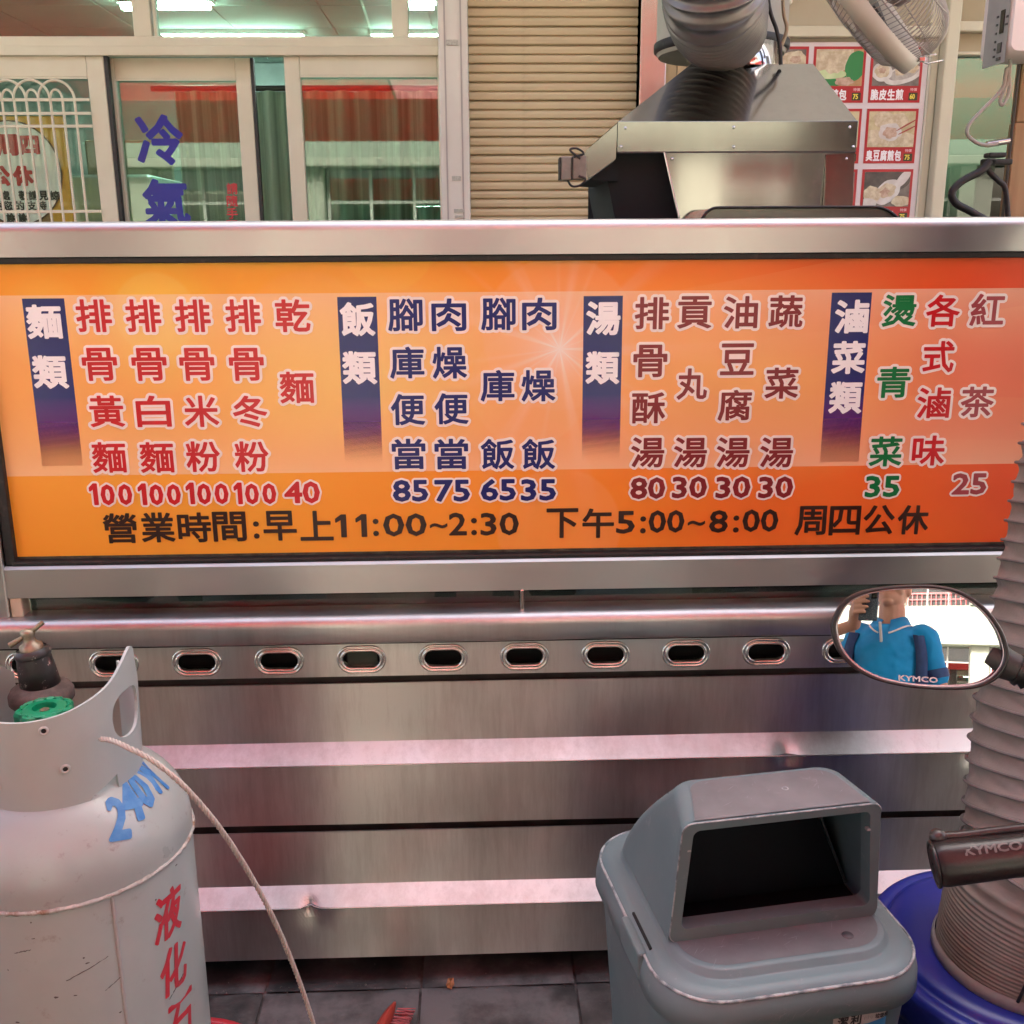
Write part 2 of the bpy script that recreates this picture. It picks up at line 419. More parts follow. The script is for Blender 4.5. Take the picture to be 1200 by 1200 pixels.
# kerb
struct('kerb', MB().box(-30, 30, -1.48, -1.332, -.3, -.008, .012), M('kerb_stone', (.32, .31, .29), (.24, .23, .21), rough=.9, scale=9, bmp=.4))
# ------------------------------------------------------------------ arcade ceiling and beam over the pavement
CONC = M('ceiling_paint', (.78, .75, .68), (.70, .66, .60), rough=.9, scale=1.6, bmp=.2, bscale=40)
cl = MB().box(-12, 12, 1.75, 2.36, 3.05, 3.3); struct('arcade_ceiling', cl, CONC)

struct('sun_block_storeys', MB().box(-12, 12, 1.75, 9, 3.302, 9.5), M('sun_block_wall', (.6, .57, .5), (.54, .5, .44), rough=.9, scale=1))  # storeys out of view, added to block the sun from the stall
# ------------------------------------------------------------------ the stainless food stall
XL, XR = -1.25, 1.42
stall = root('food_stall', 'long stainless steel food stall with stepped front panels and a row of oval slots', 'food stall', (0, 0, 0))
def arc(cy, cz, r, a0, a1, n=8): return [(cy+r*math.cos(R(a0+(a1-a0)*k/n)), cz+r*math.sin(R(a0+(a1-a0)*k/n))) for k in range(n+1)]
# top rail: rounded front top edge
tr = [(-.006, 1.439)] + arc(.012, 1.480, .018, 180, 90, 20) + [(.06, 1.4985), (.06, 1.439)]
def rwave(p):
    x, y, z = p; return (x, y+.0006*math.sin(x*7+z*9)*(1 if y < .02 else 0), z)
part('top_rail', MB().extr(tr, XL, XR, nx=12, smooth=False), STEELR, stall)
part('lower_rail', MB().extr([(-.006, .8205), (-.006, .876), (.0, .881), (.055, .881), (.055, .8205)], XL, XR, nx=12), STEELR, stall)
# left corner post beside the sign, slim cream bracket below it
part('post', MB().box(-.985, -.885, -.0085, .05, .782, 1.4385, .004), STEELR, stall)
part('post', MB().box(1.06, 1.16, -.0085, .05, .782, 1.4385, .004), STEELR, stall)
part('bracket', MB().box(-.884, -.862, -.004, .03, .782, .8203, .002), ALU, stall)
part('bracket', MB().box(.073, .081, -.010, .004, .779, .823, .002), POLI, stall)
for x in (-.888,):
    part('screw', MB().lathe([(0, .004), (.004, .003), (.0055, 0)], (x, -.008, .80), 12, 'Y').xform(Matrix()), M('rusty_metal', (.28, .16, .1), (.4, .3, .22), rough=.7, scale=200, metal=.4), stall)
# seals around the sign
sx0, sx1, sz0, sz1 = -.872, 1.05, .881, 1.4385
part('seal', MB().box(sx0, sx1, .002, .03, 1.4275, sz1, .002), BLACKR, stall)
part('seal', MB().box(sx0, sx1, -.001, .03, sz0+.0003, .8895, .002), BLACKR, stall)
part('seal', MB().box(sx0-.012, sx0+.006, .0, .03, sz0+.0005, 1.4380, .002), BLACKR, stall)
part('seal', MB().box(sx1-.006, sx1+.009, .0, .03, sz0+.0005, 1.4380, .002), BLACKR, stall)
# counter bullnose
_zb = pY(600, 751, -.03).z
bn = [(-.034, _zb+.006)] + arc(-.012, .760, .022, 180, 95, 9) + [(.0, .7835), (.09, .785), (.09, _zb), (-.026, _zb), (-.032, _zb+.0015)]
def bw(p):
    x, y, z = p; return (x, y+.0012*math.sin(x*5.2)*(1 if y < 0 else 0)+.0005*math.sin(x*23+z*30)*(1 if y < 0 else 0), z)
part('counter_edge', MB().extr(bn, XL, XR, nx=140, warp=bw, smooth=True), steel('bullnose_steel', (.54, .545, .53), .28, .75, .25), stall)
ctop = part('counter_top', MB().box(XL, XR, .0905, .82, .765, .784, .002), M('worktop_dark', (.05, .055, .05), (.02, .02, .02), rough=.3, scale=6), stall)
# slotted panel: cells with stadium holes
def slot_panel():
    m = MB(); Y0 = .0; z0, z1 = .648, .7145; zc = .6835; hx, hz = .0355, .0165; pitch = .1573; n = 8
    xs = [.0815+pitch*k for k in range(-8, 9)]; edges = [x-pitch/2 for x in xs]+[xs[-1]+pitch/2]
    for i, xc in enumerate(xs):
        a, b_ = edges[i], edges[i+1]; L = hx-hz; inner = []
        for k in range(4*n):
            ang = 2*math.pi*(k+.5)/(4*n); sx = 1 if math.cos(ang) > 0 else -1
            inner.append((xc+sx*L+hz*math.cos(ang), zc+hz*math.sin(ang)))
        outer = []
        for x, z in inner:
            dx, dz = x-xc, z-zc; t = min((b_-xc)/abs(dx) if dx > 0 else (xc-a)/abs(dx) if dx < 0 else 9e9, ((z1-zc) if dz > 0 else (zc-z0))/abs(dz) if dz else 9e9)
            outer.append((xc+dx*t, zc+dz*t))
        K = 4*n; vs = [(x, Y0, z) for x, z in inner]+[(x, Y0, z) for x, z in outer]+[(x, Y0+.012, z) for x, z in inner]
        fs = [(k, (k+1) % K, K+(k+1) % K, K+k) for k in range(K)]+[(k, (k+1) % K, 2*K+(k+1) % K, 2*K+k) for k in range(K)]
        # corner fill triangles
        cor = [(b_, z1), (a, z1), (a, z0), (b_, z0)]; base = len(vs)
        vs += [(x, Y0, z) for x, z in cor]
        for c, (cx_, cz_) in enumerate(cor):
            for k in range(K):
                p, q = outer[k], outer[(k+1) % K]
                if (abs(p[0]-cx_) < 1e-9 and abs(q[1]-cz_) < 1e-9) or (abs(q[0]-cx_) < 1e-9 and abs(p[1]-cz_) < 1e-9):
                    if abs(p[0]-q[0]) > 1e-9 and abs(p[1]-q[1]) > 1e-9: fs.append((K+k, K+(k+1) % K, base+c))
        m.add(vs, fs)
    return m, xs, zc, hx, hz
sp, sxs, szc, shx, shz = slot_panel()
part('slotted_panel', sp, STEELP, stall)
ring = None
RINGM = M('slot_ring_steel', (.80, .76, .70), (.70, .66, .60), rough=.22, metal=1, scale=30)
for x in sxs:
    if ring is None:
        m = MB(); prof = [(.0, .006), (-.0035, .001), (-.0048, .003), (-.0048, .006), (-.002, .0085), (-.0035, .0095), (-.0035, .0115), (0, .0135)]; loops = []
        for y, o_ in [(.012, -.0008), (-.001, -.0008), (-.0044, .0008), (-.0052, .0034), (-.0034, .0054), (-.0018, .0062), (-.0032, .0072), (-.0040, .0094), (-.0030, .0116), (0.0006, .0126)]:
            rr = shz+o_; L = shx-shz
            loops.append([((1 if math.cos(2*math.pi*(k+.5)/40) > 0 else -1)*L+rr*math.cos(2*math.pi*(k+.5)/40), y, rr*math.sin(2*math.pi*(k+.5)/40)) for k in range(40)])
        m.loft(loops); ring = part('slot_ring', m, RINGM, stall, world=False); ring.location = (x, 0, szc)
    else: share(ring, (x, 0, szc), stall)
part('slot_backing', MB().box(XL, XR, .06, .062, .65, .714), DARKIN, stall)
part('slot_insert', MB().box(-.262, -.205, .015, .018, .662, .706), M('green_plastic', (.03, .05, .035), rough=.5), stall)
# stepped lower panels
def dent(p, dents):
    x, y, z = p
    for dx, dz, ry, am in dents: 
        w = math.exp(-((x-dx)/ry)**2-((z-dz)/(ry*.9))**2); y += am*w; z += am*.35*w
    return (x, y, z)
def step_panel(zt, zs, ze, zb, y0, y1, dents, under=True):
    pr = []
    nz = 10
    for k in range(nz+1): pr.append((y0, zt+(zs-zt)*k/nz))
    for k in range(1, 7): pr.append((y0+(y1-y0)*k/6, zs+(ze-zs)*k/6))
    for k in range(1, nz+1): pr.append((y1, ze+(zb-ze)*k/nz))
    back = [(y1+.02, zb), (y1+.021, zb+.0015)]
    prof = pr+[(y1+.035, zb)]+[(y0+.004, zb+.002), (y0+.004, zt)]
    def wp(p):
        x, y, z = p
        if y <= y0+.001: y += .0007*math.sin(x*4.1+z*11)+.0005*math.sin(x*9.7-z*17)+.0004*math.sin(z*26+x*2)
        return dent((x, y, z), dents)
    return MB().extr(prof, XL, XR, nx=420, warp=wp, smooth=False)
def flush_fold(m, sm=False): return m
Y1, Y2, Y3 = .010, -.025, -.060
zz_ = lambda py, Y: pY(600, py, Y).z
part('stepped_panel', step_panel(.629, zz_(865, Y1), zz_(892.5, Y2), zz_(961.5, Y2), Y1, Y2, [(.60, zz_(893, Y2)-.003, .02, .006), (.70, zz_(961, Y2)-.003, .03, .004), (-.62, .45, .03, .002), (.98, .45, .02, .004)]), STEELP, stall)
za, zb_ = zz_(970, Y2), zz_(1058.5, Y3)
part('stepped_panel', step_panel(za, zz_(1031, Y2), zb_, zz_(1117, Y3), Y2, Y3, [(-.352, zb_-.002, .013, .010), (-.34, zb_-.02, .03, .004), (-.33, .035, .012, .003), (-.27, .045, .01, .003), (.0, .045, .012, .002), (.3, .15, .02, .003)]), STEELP, stall)
# polished fold lines catching light
part('fold_edge', MB().tube([(XL, Y2-.0008, zz_(892.5, Y2)), (XR, Y2-.0008, zz_(892.5, Y2))], .0014, 8), POLI, stall)
part('fold_edge', MB().tube([(XL+i*.01, Y3-.0008+.009*math.exp(-((XL+i*.01+.352)/.013)**2), zb_+.003*math.exp(-((XL+i*.01+.352)/.013)**2)) for i in range(int((XR-XL)*100))], .0014, 8), POLI, stall)
part('recess_strip', MB().box(XL, XR, .032, .036, .60, .65), M('recess_shade', (.10, .085, .075), (.05, .045, .04), rough=.6, metal=.5, scale=9), stall)  # strip coloured dark to stand for the shadow in the recess gap
part('recess_strip', MB().box(XL, XR, .006, .010, za-.03, za+.06), MATS['recess_shade'], stall)  # same painted shade behind the lower seam
part('stall_body', MB().box(XL, XR, .065, .80, .02, .649), M('stall_back', (.05, .05, .05), rough=.6, metal=.3), stall)
for x in (XL+.05, -.3, .45, XR-.05):
    part('foot', MB().lathe([(.02, -.002), (.02, .014), (.012, .016), (.012, .05)], (x, .3, 0), 12), BLACKR, stall)
# glass splash panel seen through the gap below the sign
part('splash_glass', MB().box(-.86, 1.05, .028, .033, .782, .8815), glass('stall_glass', (.30, .36, .34), .07), stall)
part('guard_back', MB().box(-.985, 1.16, .0605, .070, .865, 1.4385), M('guard_back_steel', (.4, .39, .37), rough=.4, metal=1), stall)

# ------------------------------------------------------------------ menu board
sign = root('menu_board', 'long orange menu board in Chinese with blue headings, dish names, prices and opening hours', 'menu board', (0, .012, 1.16))
PM, pnt, pb = nodes('menu_print'); MATS['menu_print'] = PM
pb.inputs['Roughness'].default_value = .38; pb.inputs['Specular IOR Level'].default_value = .3
tc = N(pnt, 'ShaderNodeTexCoord'); sx = N(pnt, 'ShaderNodeSeparateXYZ'); pnt.links.new(tc.outputs['Object'], sx.inputs[0])
def mth(op, a, b=None, c=None, clamp=False):
    m = N(pnt, 'ShaderNodeMath', operation=op); m.use_clamp = clamp
    for i, v in enumerate((a, b, c)):
        if v is None: continue
        if isinstance(v, bpy.types.NodeSocket): pnt.links.new(v, m.inputs[i])
        else: m.inputs[i].default_value = v
    return m.outputs[0]
X_, Z_ = sx.outputs['X'], sx.outputs['Z']
wv = noise(pnt, 1.6, 2, .4, stretch=(1, 1, 2.5))
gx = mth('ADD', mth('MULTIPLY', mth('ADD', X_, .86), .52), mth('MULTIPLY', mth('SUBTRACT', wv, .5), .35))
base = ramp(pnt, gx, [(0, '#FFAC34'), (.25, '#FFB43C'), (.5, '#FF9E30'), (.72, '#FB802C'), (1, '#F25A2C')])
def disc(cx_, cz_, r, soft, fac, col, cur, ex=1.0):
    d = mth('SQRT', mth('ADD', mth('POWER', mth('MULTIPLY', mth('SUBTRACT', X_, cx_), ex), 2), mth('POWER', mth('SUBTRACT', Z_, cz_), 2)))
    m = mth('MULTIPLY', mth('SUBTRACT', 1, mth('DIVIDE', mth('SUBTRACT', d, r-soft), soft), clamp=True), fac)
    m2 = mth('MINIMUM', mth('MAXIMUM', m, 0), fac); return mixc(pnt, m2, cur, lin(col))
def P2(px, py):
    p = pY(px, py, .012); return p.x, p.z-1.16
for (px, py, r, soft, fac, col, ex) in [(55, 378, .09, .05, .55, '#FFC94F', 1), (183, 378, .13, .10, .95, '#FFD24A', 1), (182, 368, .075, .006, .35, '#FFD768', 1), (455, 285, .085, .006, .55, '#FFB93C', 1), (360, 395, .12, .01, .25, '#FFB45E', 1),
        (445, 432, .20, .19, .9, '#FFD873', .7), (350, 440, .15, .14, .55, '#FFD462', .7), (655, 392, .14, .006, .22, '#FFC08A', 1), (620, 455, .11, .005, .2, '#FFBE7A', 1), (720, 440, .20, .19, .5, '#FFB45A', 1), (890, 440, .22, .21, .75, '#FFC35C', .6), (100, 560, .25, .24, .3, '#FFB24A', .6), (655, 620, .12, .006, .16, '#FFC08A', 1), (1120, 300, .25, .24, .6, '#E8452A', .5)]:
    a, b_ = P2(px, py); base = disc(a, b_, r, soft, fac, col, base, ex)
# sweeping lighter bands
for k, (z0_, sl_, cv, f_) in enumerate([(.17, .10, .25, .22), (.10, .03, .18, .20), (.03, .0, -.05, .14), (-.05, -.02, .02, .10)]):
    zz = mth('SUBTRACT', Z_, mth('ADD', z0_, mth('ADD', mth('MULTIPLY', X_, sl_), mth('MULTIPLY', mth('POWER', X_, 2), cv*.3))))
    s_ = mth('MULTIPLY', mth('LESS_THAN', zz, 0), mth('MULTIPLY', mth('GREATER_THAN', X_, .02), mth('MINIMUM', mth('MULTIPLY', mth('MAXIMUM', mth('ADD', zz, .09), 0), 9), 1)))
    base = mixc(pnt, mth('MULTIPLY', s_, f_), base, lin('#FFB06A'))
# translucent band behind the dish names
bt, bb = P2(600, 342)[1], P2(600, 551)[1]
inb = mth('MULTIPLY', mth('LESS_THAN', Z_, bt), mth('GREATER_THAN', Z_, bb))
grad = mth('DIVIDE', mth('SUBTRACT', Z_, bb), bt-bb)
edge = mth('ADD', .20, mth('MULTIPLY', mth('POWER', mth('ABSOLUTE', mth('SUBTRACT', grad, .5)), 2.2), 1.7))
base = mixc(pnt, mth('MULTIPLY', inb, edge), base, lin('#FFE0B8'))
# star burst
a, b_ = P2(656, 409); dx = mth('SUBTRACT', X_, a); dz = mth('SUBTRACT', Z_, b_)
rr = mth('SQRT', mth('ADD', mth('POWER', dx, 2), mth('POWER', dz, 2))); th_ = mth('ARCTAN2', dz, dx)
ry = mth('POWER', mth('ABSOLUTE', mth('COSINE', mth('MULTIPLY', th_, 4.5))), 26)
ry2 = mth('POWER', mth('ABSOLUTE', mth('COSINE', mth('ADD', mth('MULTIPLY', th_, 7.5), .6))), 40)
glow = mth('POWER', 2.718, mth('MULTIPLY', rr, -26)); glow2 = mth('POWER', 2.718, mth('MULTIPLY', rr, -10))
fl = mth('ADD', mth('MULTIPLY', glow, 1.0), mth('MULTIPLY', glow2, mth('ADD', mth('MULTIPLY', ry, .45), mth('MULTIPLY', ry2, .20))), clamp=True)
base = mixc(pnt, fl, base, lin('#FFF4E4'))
pnt.links.new(base, pb.inputs['Base Color'])
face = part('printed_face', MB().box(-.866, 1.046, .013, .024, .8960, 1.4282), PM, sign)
part('backing_edge', MB().box(-.870, 1.046, .0165, .028, .886, .8958), M('grimy_edge', (.12, .13, .11), (.05, .05, .045), rough=.7, scale=30), sign)
# headings: navy bars fading to nothing at the foot
BM = bpy.data.materials.new('heading_bar'); BM.use_nodes = True; nt = BM.node_tree; b = nt.nodes['Principled BSDF']; MATS['heading_bar'] = BM
b.inputs['Roughness'].default_value = .25
tcc = N(nt, 'ShaderNodeTexCoord'); s2 = N(nt, 'ShaderNodeSeparateXYZ'); nt.links.new(tcc.outputs['Generated'], s2.inputs[0])
nt.links.new(ramp(nt, s2.outputs['Z'], [(0, '#A03A80'), (.22, '#78308A'), (.42, '#272871'), (1, '#1E2268')]), b.inputs['Base Color'])
al = N(nt, 'ShaderNodeMapRange', interpolation_type='SMOOTHSTEP'); al.inputs['From Min'].default_value = .0; al.inputs['From Max'].default_value = .40
nt.links.new(s2.outputs['Z'], al.inputs['Value']); nt.links.new(al.outputs[0], b.inputs['Alpha'])
def ink(n, c): return M('print_'+n, lin(c)[:3], rough=.3)
WHT, HALO = ink('white', '#FFFFFF'), ink('halo', '#FFF3EA')
INK = dict(r=ink('red', '#CC0E1B'), b=ink('navy', '#14176A'), d=ink('dark_red', '#85101B'), g=ink('green', '#0C7A3E'), k=ink('brown_black', '#33180F'), m=ink('wine', '#A2303A'))
YS = .0126
gcache = {}
def put(ch, px, py, w, h, mat, halo=True, bold=.0013, name='character', X=None, Z=None, hw=.0050):
    p = pY(px, py, YS); x = p.x if X is None else X; z = p.z if Z is None else Z
    key = (ch, w, h, mat.name, bold)
    if key in gcache: o = share(gcache[key], (0, 0, 0), sign)
    else:
        me = glyph_mb(ch, w, h, bold).mesh(name); me.materials.append(mat); o = bpy.data.objects.new(name, me); COL.objects.link(o); o.parent = sign; gcache[key] = o
    o.location = (x, YS-.0008-.012, z-1.16)
    if halo:
        k2 = key+('h',)
        if k2 in gcache: share(gcache[k2], (0, 0, 0), o).location = (0, .0004, 0)
        else:
            me = glyph_mb(ch, w, h, bold, hw).mesh('outline'); me.materials.append(HALO); h_ = bpy.data.objects.new('outline', me); COL.objects.link(h_); h_.parent = o; h_.location = (0, .0004, 0); gcache[k2] = h_
for x0, x1, yt, yb in [(25.5, 75, 350, 546), (395, 441, 348, 546), (684, 730, 347, 542), (975, 1022, 343, 541)]:
    a = pY(x0, yt, YS); c = pY(x1, yt, YS); e = pY((x0+x1)/2, yb, YS)
    part('heading_bar', MB().box(a.x, c.x, YS+.0002, YS+.0004, e.z, a.z), BM, sign)
for t, pts in [('麵類', [(52, 377), (57, 436)]), ('飯類', [(419, 374), (422, 431)]), ('湯類', [(707, 373), (706, 431)]), ('滷菜類', [(998, 371), (992, 419), (988, 466)])]:
    X0 = pY(pts[0][0], pts[0][1], YS).x
    for ch, (px, py) in zip(t, pts): put(ch, px, py, .062, .060, WHT, False, .0021, X=X0)
CW = .0620
for t, col, pts in [
    ('排骨黃麵', 'r', [(110, 370), (117, 427), (125, 482), (128, 536)]), ('排骨白麵', 'r', [(168, 370), (175, 427), (180, 482), (184, 536)]),
    ('排骨米粉', 'r', [(226, 370), (231, 427), (236, 482), (238, 535)]), ('排骨冬粉', 'r', [(285, 370), (289, 427), (293, 482), (295, 535)]), ('乾麵', 'r', [(343, 370), (348, 454)]),
    ('腳庫便當', 'b', [(475, 369), (477, 425), (478, 480), (479, 532)]), ('肉燥便當', 'b', [(526, 369), (527, 425), (529, 479), (529, 532)]), ('腳庫飯', 'b', [(584, 368), (583, 452), (583, 532)]), ('肉燥飯', 'b', [(632, 368), (631, 452), (631, 532)]),
    ('排骨酥湯', 'd', [(764, 367), (762, 423), (760, 478), (759, 530)]), ('貢丸湯', 'd', [(814, 366), (811, 450), (809, 530)]), ('油豆腐湯', 'd', [(868, 366), (864, 421), (861, 475), (859, 530)]), ('蔬菜湯', 'd', [(921, 365), (916, 449), (910, 530)]),
    ('燙青菜', 'g', [(1054, 364), (1047, 448), (1038, 529)]), ('各式滷味', 'r', [(1105, 364), (1100, 418), (1094, 472), (1088, 528)]), ('紅茶', 'm', [(1157, 363), (1145, 471)])]:
    for ch, (px, py) in zip(t, pts): put(ch, px, py, {'丸': .056, '式': .058}.get(ch, CW), .0575 if ch != '骨' else .0590, INK[col])
for t, col, px, py in [('100', 'r', 130, 579), ('100', 'r', 187, 579), ('100', 'r', 243, 578), ('100', 'r', 299, 578), ('40', 'r', 354, 577), ('85', 'b', 481, 575), ('75', 'b', 530, 575), ('65', 'b', 584, 574), ('35', 'b', 631, 574),
                       ('80', 'd', 759, 572), ('30', 'd', 808, 571), ('30', 'd', 859, 571), ('30', 'd', 909, 571), ('35', 'g', 1034, 570), ('25', 'm', 1136, 567)]:
    put(t, px, py, .078 if len(t) == 3 else .066, .042, INK[col], name='price', bold=.0017, hw=.0038)
K = INK['k']
for ch, px, py in zip('營業時間早上', [141, 185, 228, 269, 328, 371], [619, 618, 618, 617, 616, 616]): put(ch, px, py, .062, .058, K, False, .0014)
for ch, px, py in zip('下午周四公休', [659, 701, 950, 990, 1030, 1070], [613, 613, 610, 610, 609, 609]): put(ch, px, py, .060, .058, K, False, .0014)
def row(s, x0, x1, py, h=.0445):
    a = pY(x0, py, YS); c = pY(x1, py, YS); V = raw_text(s)[0]; put(s, (x0+x1)/2, py, c.x-a.x, None if '~' == s else h, K, False, .0013, name='numerals')
row('11', 393, 430, 616); row(':', 437, 444, 618, .034); row('00', 449, 500, 615); row('2', 526, 547, 614); row(':', 552, 559, 617, .034); row('30', 563, 608, 614)
put('~', 514, 616, .033, .010, K, False, .0008, name='numerals'); row(':', 297, 304, 621, .034)
row('5', 722, 744, 612); row(':', 750, 757, 615, .034); row('00', 760, 802, 611); put('~', 816, 613, .033, .010, K, False, .0008, name='numerals'); row('8', 831, 853, 611); row(':', 859, 866, 614, .034); row('00', 870, 912, 610)
# things standing on the counter, glimpsed through the gap
pot = root('steel_pot', 'wide stainless steel pot on the counter, seen through the gap right of the bracket', 'pot', (.62, .22, .785))
part('bowl', MB().lathe([(.0, .002), (.10, .002), (.125, .02), (.135, .10), (.142, .11), (.138, .112), (.128, .10), (.115, .03), (0, .02)], tuple(pot.location), 40), POLI, pot)
part('handle', MB().tube(bez([(.62-.03, .09, .86), (.62-.03, .065, .85), (.62+.03, .065, .85), (.62+.03, .09, .86)], 6), .005), POLI, pot)
bag = MB(); 
for k in range(1):
    loops = []
    for j in range(9):
        z = .786+.02*j; r = .075*math.sin(math.pi*(j+1.2)/10.2)**.6
        loops.append([(-.69+r*(1+.18*math.sin(5*a+j))*math.cos(a), .20+r*.6*(1+.12*math.sin(7*a+2*j))*math.sin(a), z) for a in [2*math.pi*i/28 for i in range(28)]])
    bag.loft(loops, cap0=True, cap1=True)
single('plastic_bag', bag, M('bag_plastic', (.55, .48, .36), (.40, .34, .25), rough=.35, scale=20), 'crumpled cream plastic bag on the counter near the left post, behind the gap', 'bag')
wok = root('black_pan', 'big black pan on the counter behind the left part of the gap', 'pan', (-.45, .33, .785))
part('bowl', MB().lathe([(0, 0), (.10, .001), (.19, .05), (.22, .085), (.222, .088), (.215, .088), (.18, .055), (.09, .01), (0, .008)], tuple(wok.location), 40), M('black_iron', (.02, .02, .02), rough=.4, metal=.6), wok)
part('handle', MB().tube([(-.23, .33, .865), (-.10, .33, .885)], .009), DARKIN, wok)
box = root('steel_food_box', 'low steel food warmer box on the counter behind the middle of the gap', 'food warmer', (0, .3, .785))
part('body', MB().box(-.12, .36, .2, .5, .785, .90, .006), M('dull_steel', (.35, .33, .3), rough=.4, metal=1), box)
part('lid', MB().box(-.125, .365, .195, .505, .9005, .915, .005), POLI, box)
# ------------------------------------------------------------------ shop front behind the stall
FY = 2.40
def quadbar(name, x0t, x1t, x0b, x1b, yt, yb, parent, mat=ALU, Y=FY, th=.05, bev=.004):
    """upright or level bar given by its corners in the photo, squared up in the world"""
    a = pY((x0t+x0b)/2, (yt+yb)/2, Y); b = pY((x1t+x1b)/2, (yt+yb)/2, Y)
    zt = pY((x0t+x1t)/2, yt, Y).z; zb = pY((x0b+x1b)/2, yb, Y).z
    return part(name, MB().box(a.x, b.x, Y, Y+th, zb, zt, bev), mat, parent)
def V(px, py, Y=FY): return pY(px, py, Y)
ZT = V(300, 43).z; ZB = V(300, 64).z        # transom rail
shop = root('shop_front', 'cream aluminium shop front with transom windows over sliding glass doors', 'shop front', (0, FY, 0))
XP0, XP1 = V(516, 150).x, V(550, 150).x     # wide pilaster
Lx = -3.6
part('transom_rail', MB().box(Lx, XP0, FY-.01, FY+.06, ZB, ZT, .004), ALU, shop)
part('transom_rail', MB().box(Lx, XP0, FY-.02, FY-.0102, ZB-.006, ZB+.028, .003), ALU, shop)
for a, b in ((155, 176), (459, 478)):
    x0, x1 = V(a, 20).x, V(b, 20).x; part('mullion', MB().box(x0, x1, FY, FY+.05, ZT, 2.62, .003), ALU, shop)
x0 = V(178, 20).x; part('mullion', MB().box(x0, x0+.012, FY+.01, FY+.05, ZT, 2.62, .002), ALU, shop)
part('head_rail', MB().box(Lx, XP0, FY-.01, FY+.06, 2.62, 2.70, .004), ALU, shop)
GL = glass('shop_glass', (.70, .86, .77), .105); GLN = glass('plain_glass', (.9, .95, .9), .025)
for a, b in ((Lx, V(155, 20).x), (V(180, 20).x+.002, V(459, 20).x), (V(478, 20).x, XP0)):
    part('transom_pane', MB().box(a, b, FY+.028, FY+.033, ZT, 2.62), GL, shop)
# pilaster with sockets and stickers
part('pilaster', MB().box(XP0, XP1, FY-.05, FY+.10, 0, 3.05, .006), ALUW, shop)
part('pilaster_groove', MB().box(XP0+.022, XP0+.028, FY-.0515, FY-.0505, .1, 3.0), M('groove', (.42, .36, .32), rough=.6), shop)
part('pilaster_groove', MB().box(XP1-.030, XP1-.024, FY-.0515, FY-.0505, .1, 3.0), MATS['groove'], shop)
STK = M('metal_sticker', (.50, .46, .38), (.36, .33, .28), rough=.5, scale=150)
for px, py, w, h in ((530, 50, .045, .02), (535, 209, .036, .018), (538, 247, .04, .014), (538, 254, .034, .010), (538, 260, .034, .010)):
    p = V(px, py, FY-.05); part('sticker', MB().box(p.x-w/2, p.x+w/2, FY-.0535, FY-.0512, p.z-h/2, p.z+h/2, .001), STK, shop)
# sliding leaves
def leaf(name_label, cat, x0, x1, zt, zb, Y, sl, sr, tr_, grille=False, parent_label=None):
    r = root('sliding_door', name_label, cat, ((x0+x1)/2, Y, 0), 'sliding doors of the shop front')
    part('stile', MB().box(x0, x0+sl, Y, Y+.035, zb, zt, .004), ALU, r); part('stile', MB().box(x1-sr, x1, Y, Y+.035, zb, zt, .004), ALU, r)
    part('top_rail', MB().box(x0+sl, x1-sr, Y+.001, Y+.034, zt-tr_, zt, .003), ALU, r); part('bottom_rail', MB().box(x0+sl, x1-sr, Y+.001, Y+.034, zb, zb+.09, .003), ALU, r)
    part('glazing_bead', MB().box(x0+sl, x1-sr, Y-.002, Y+.0008, zt-tr_-.008, zt-tr_, .001), ALU, r)
    part('pane', MB().box(x0+sl, x1-sr, Y+.018, Y+.023, zb+.09, zt-tr_), GLN if grille else GL, r)
    return r
zt = ZB-.004
xa, xb = -2.75, V(131, 170).x
d1 = leaf('leftmost sliding door leaf with a cream scalloped grille over its glass', 'sliding door', xa, xb, zt, .05, FY-.005, .07, V(131, 170).x-V(111, 170).x, .075, True)
xc, xd = V(124, 75, FY+.04).x+.02, V(299, 170, FY+.04).x
d2 = leaf('sliding door leaf with big blue characters on its glass', 'sliding door', xc-.06, xd, zt, .05, FY+.042, .07, V(299, 170).x-V(281, 170).x, .075)
xe, xf = V(338, 170).x, V(518, 170).x
d3 = leaf('sliding door leaf beside the pale pilaster, curtain showing behind it', 'sliding door', xe, xf, zt, .05, FY-.002, V(356, 170).x-V(338, 170).x, .012, .07)
part('seal_strip', MB().box(xb+.0005, xb+.014, FY+.0, FY+.03, .05, zt), BLACKR, shop)
part('seal_strip', MB().box(xd+.0005, xd+.012, FY+.045, FY+.07, .05, zt), BLACKR, shop)
# grille on the left leaf
GX = []; gy = FY-.02; b0 = V(84, 170, gy).x; b1 = V(70, 170, gy).x; pitch = abs(b0-b1)
zs = [V(50, y, gy).z for y in (117, 133, 148, 248)]
ztop = V(50, 94, gy).z; gx1 = V(106, 150, gy).x-.004
for k in range(16):
    x = gx1-.045-pitch*k
    if x > xa+.08: part('grille_bar', MB().tube([(x, gy, .2), (x, gy, zs[0])], .0052, 8), ALU, d1)
for z in zs+[.5, .9]: part('grille_rail', MB().box(xa+.07, xb-.06, gy-.004, gy+.004, z-.0055, z+.0055, .001), ALU, d1)
k = 0; x = gx1-.045-pitch*.5
xs_ = [gx1-.045-pitch*i for i in range(16)]
for i in range(0, 13, 2):
    if i+3 > 14: break
    c = (xs_[i]+xs_[i+3])/2; rad = (xs_[i]-xs_[i+3])/2; hh = ztop-zs[0]
    part('grille_arch', MB().tube([(c+rad*math.cos(a), gy-(.004 if i % 4 else 0), zs[0]+hh*max(0, math.sin(a))) for a in [math.pi*j/24 for j in range(25)]], .0052, 8), ALU, d1)
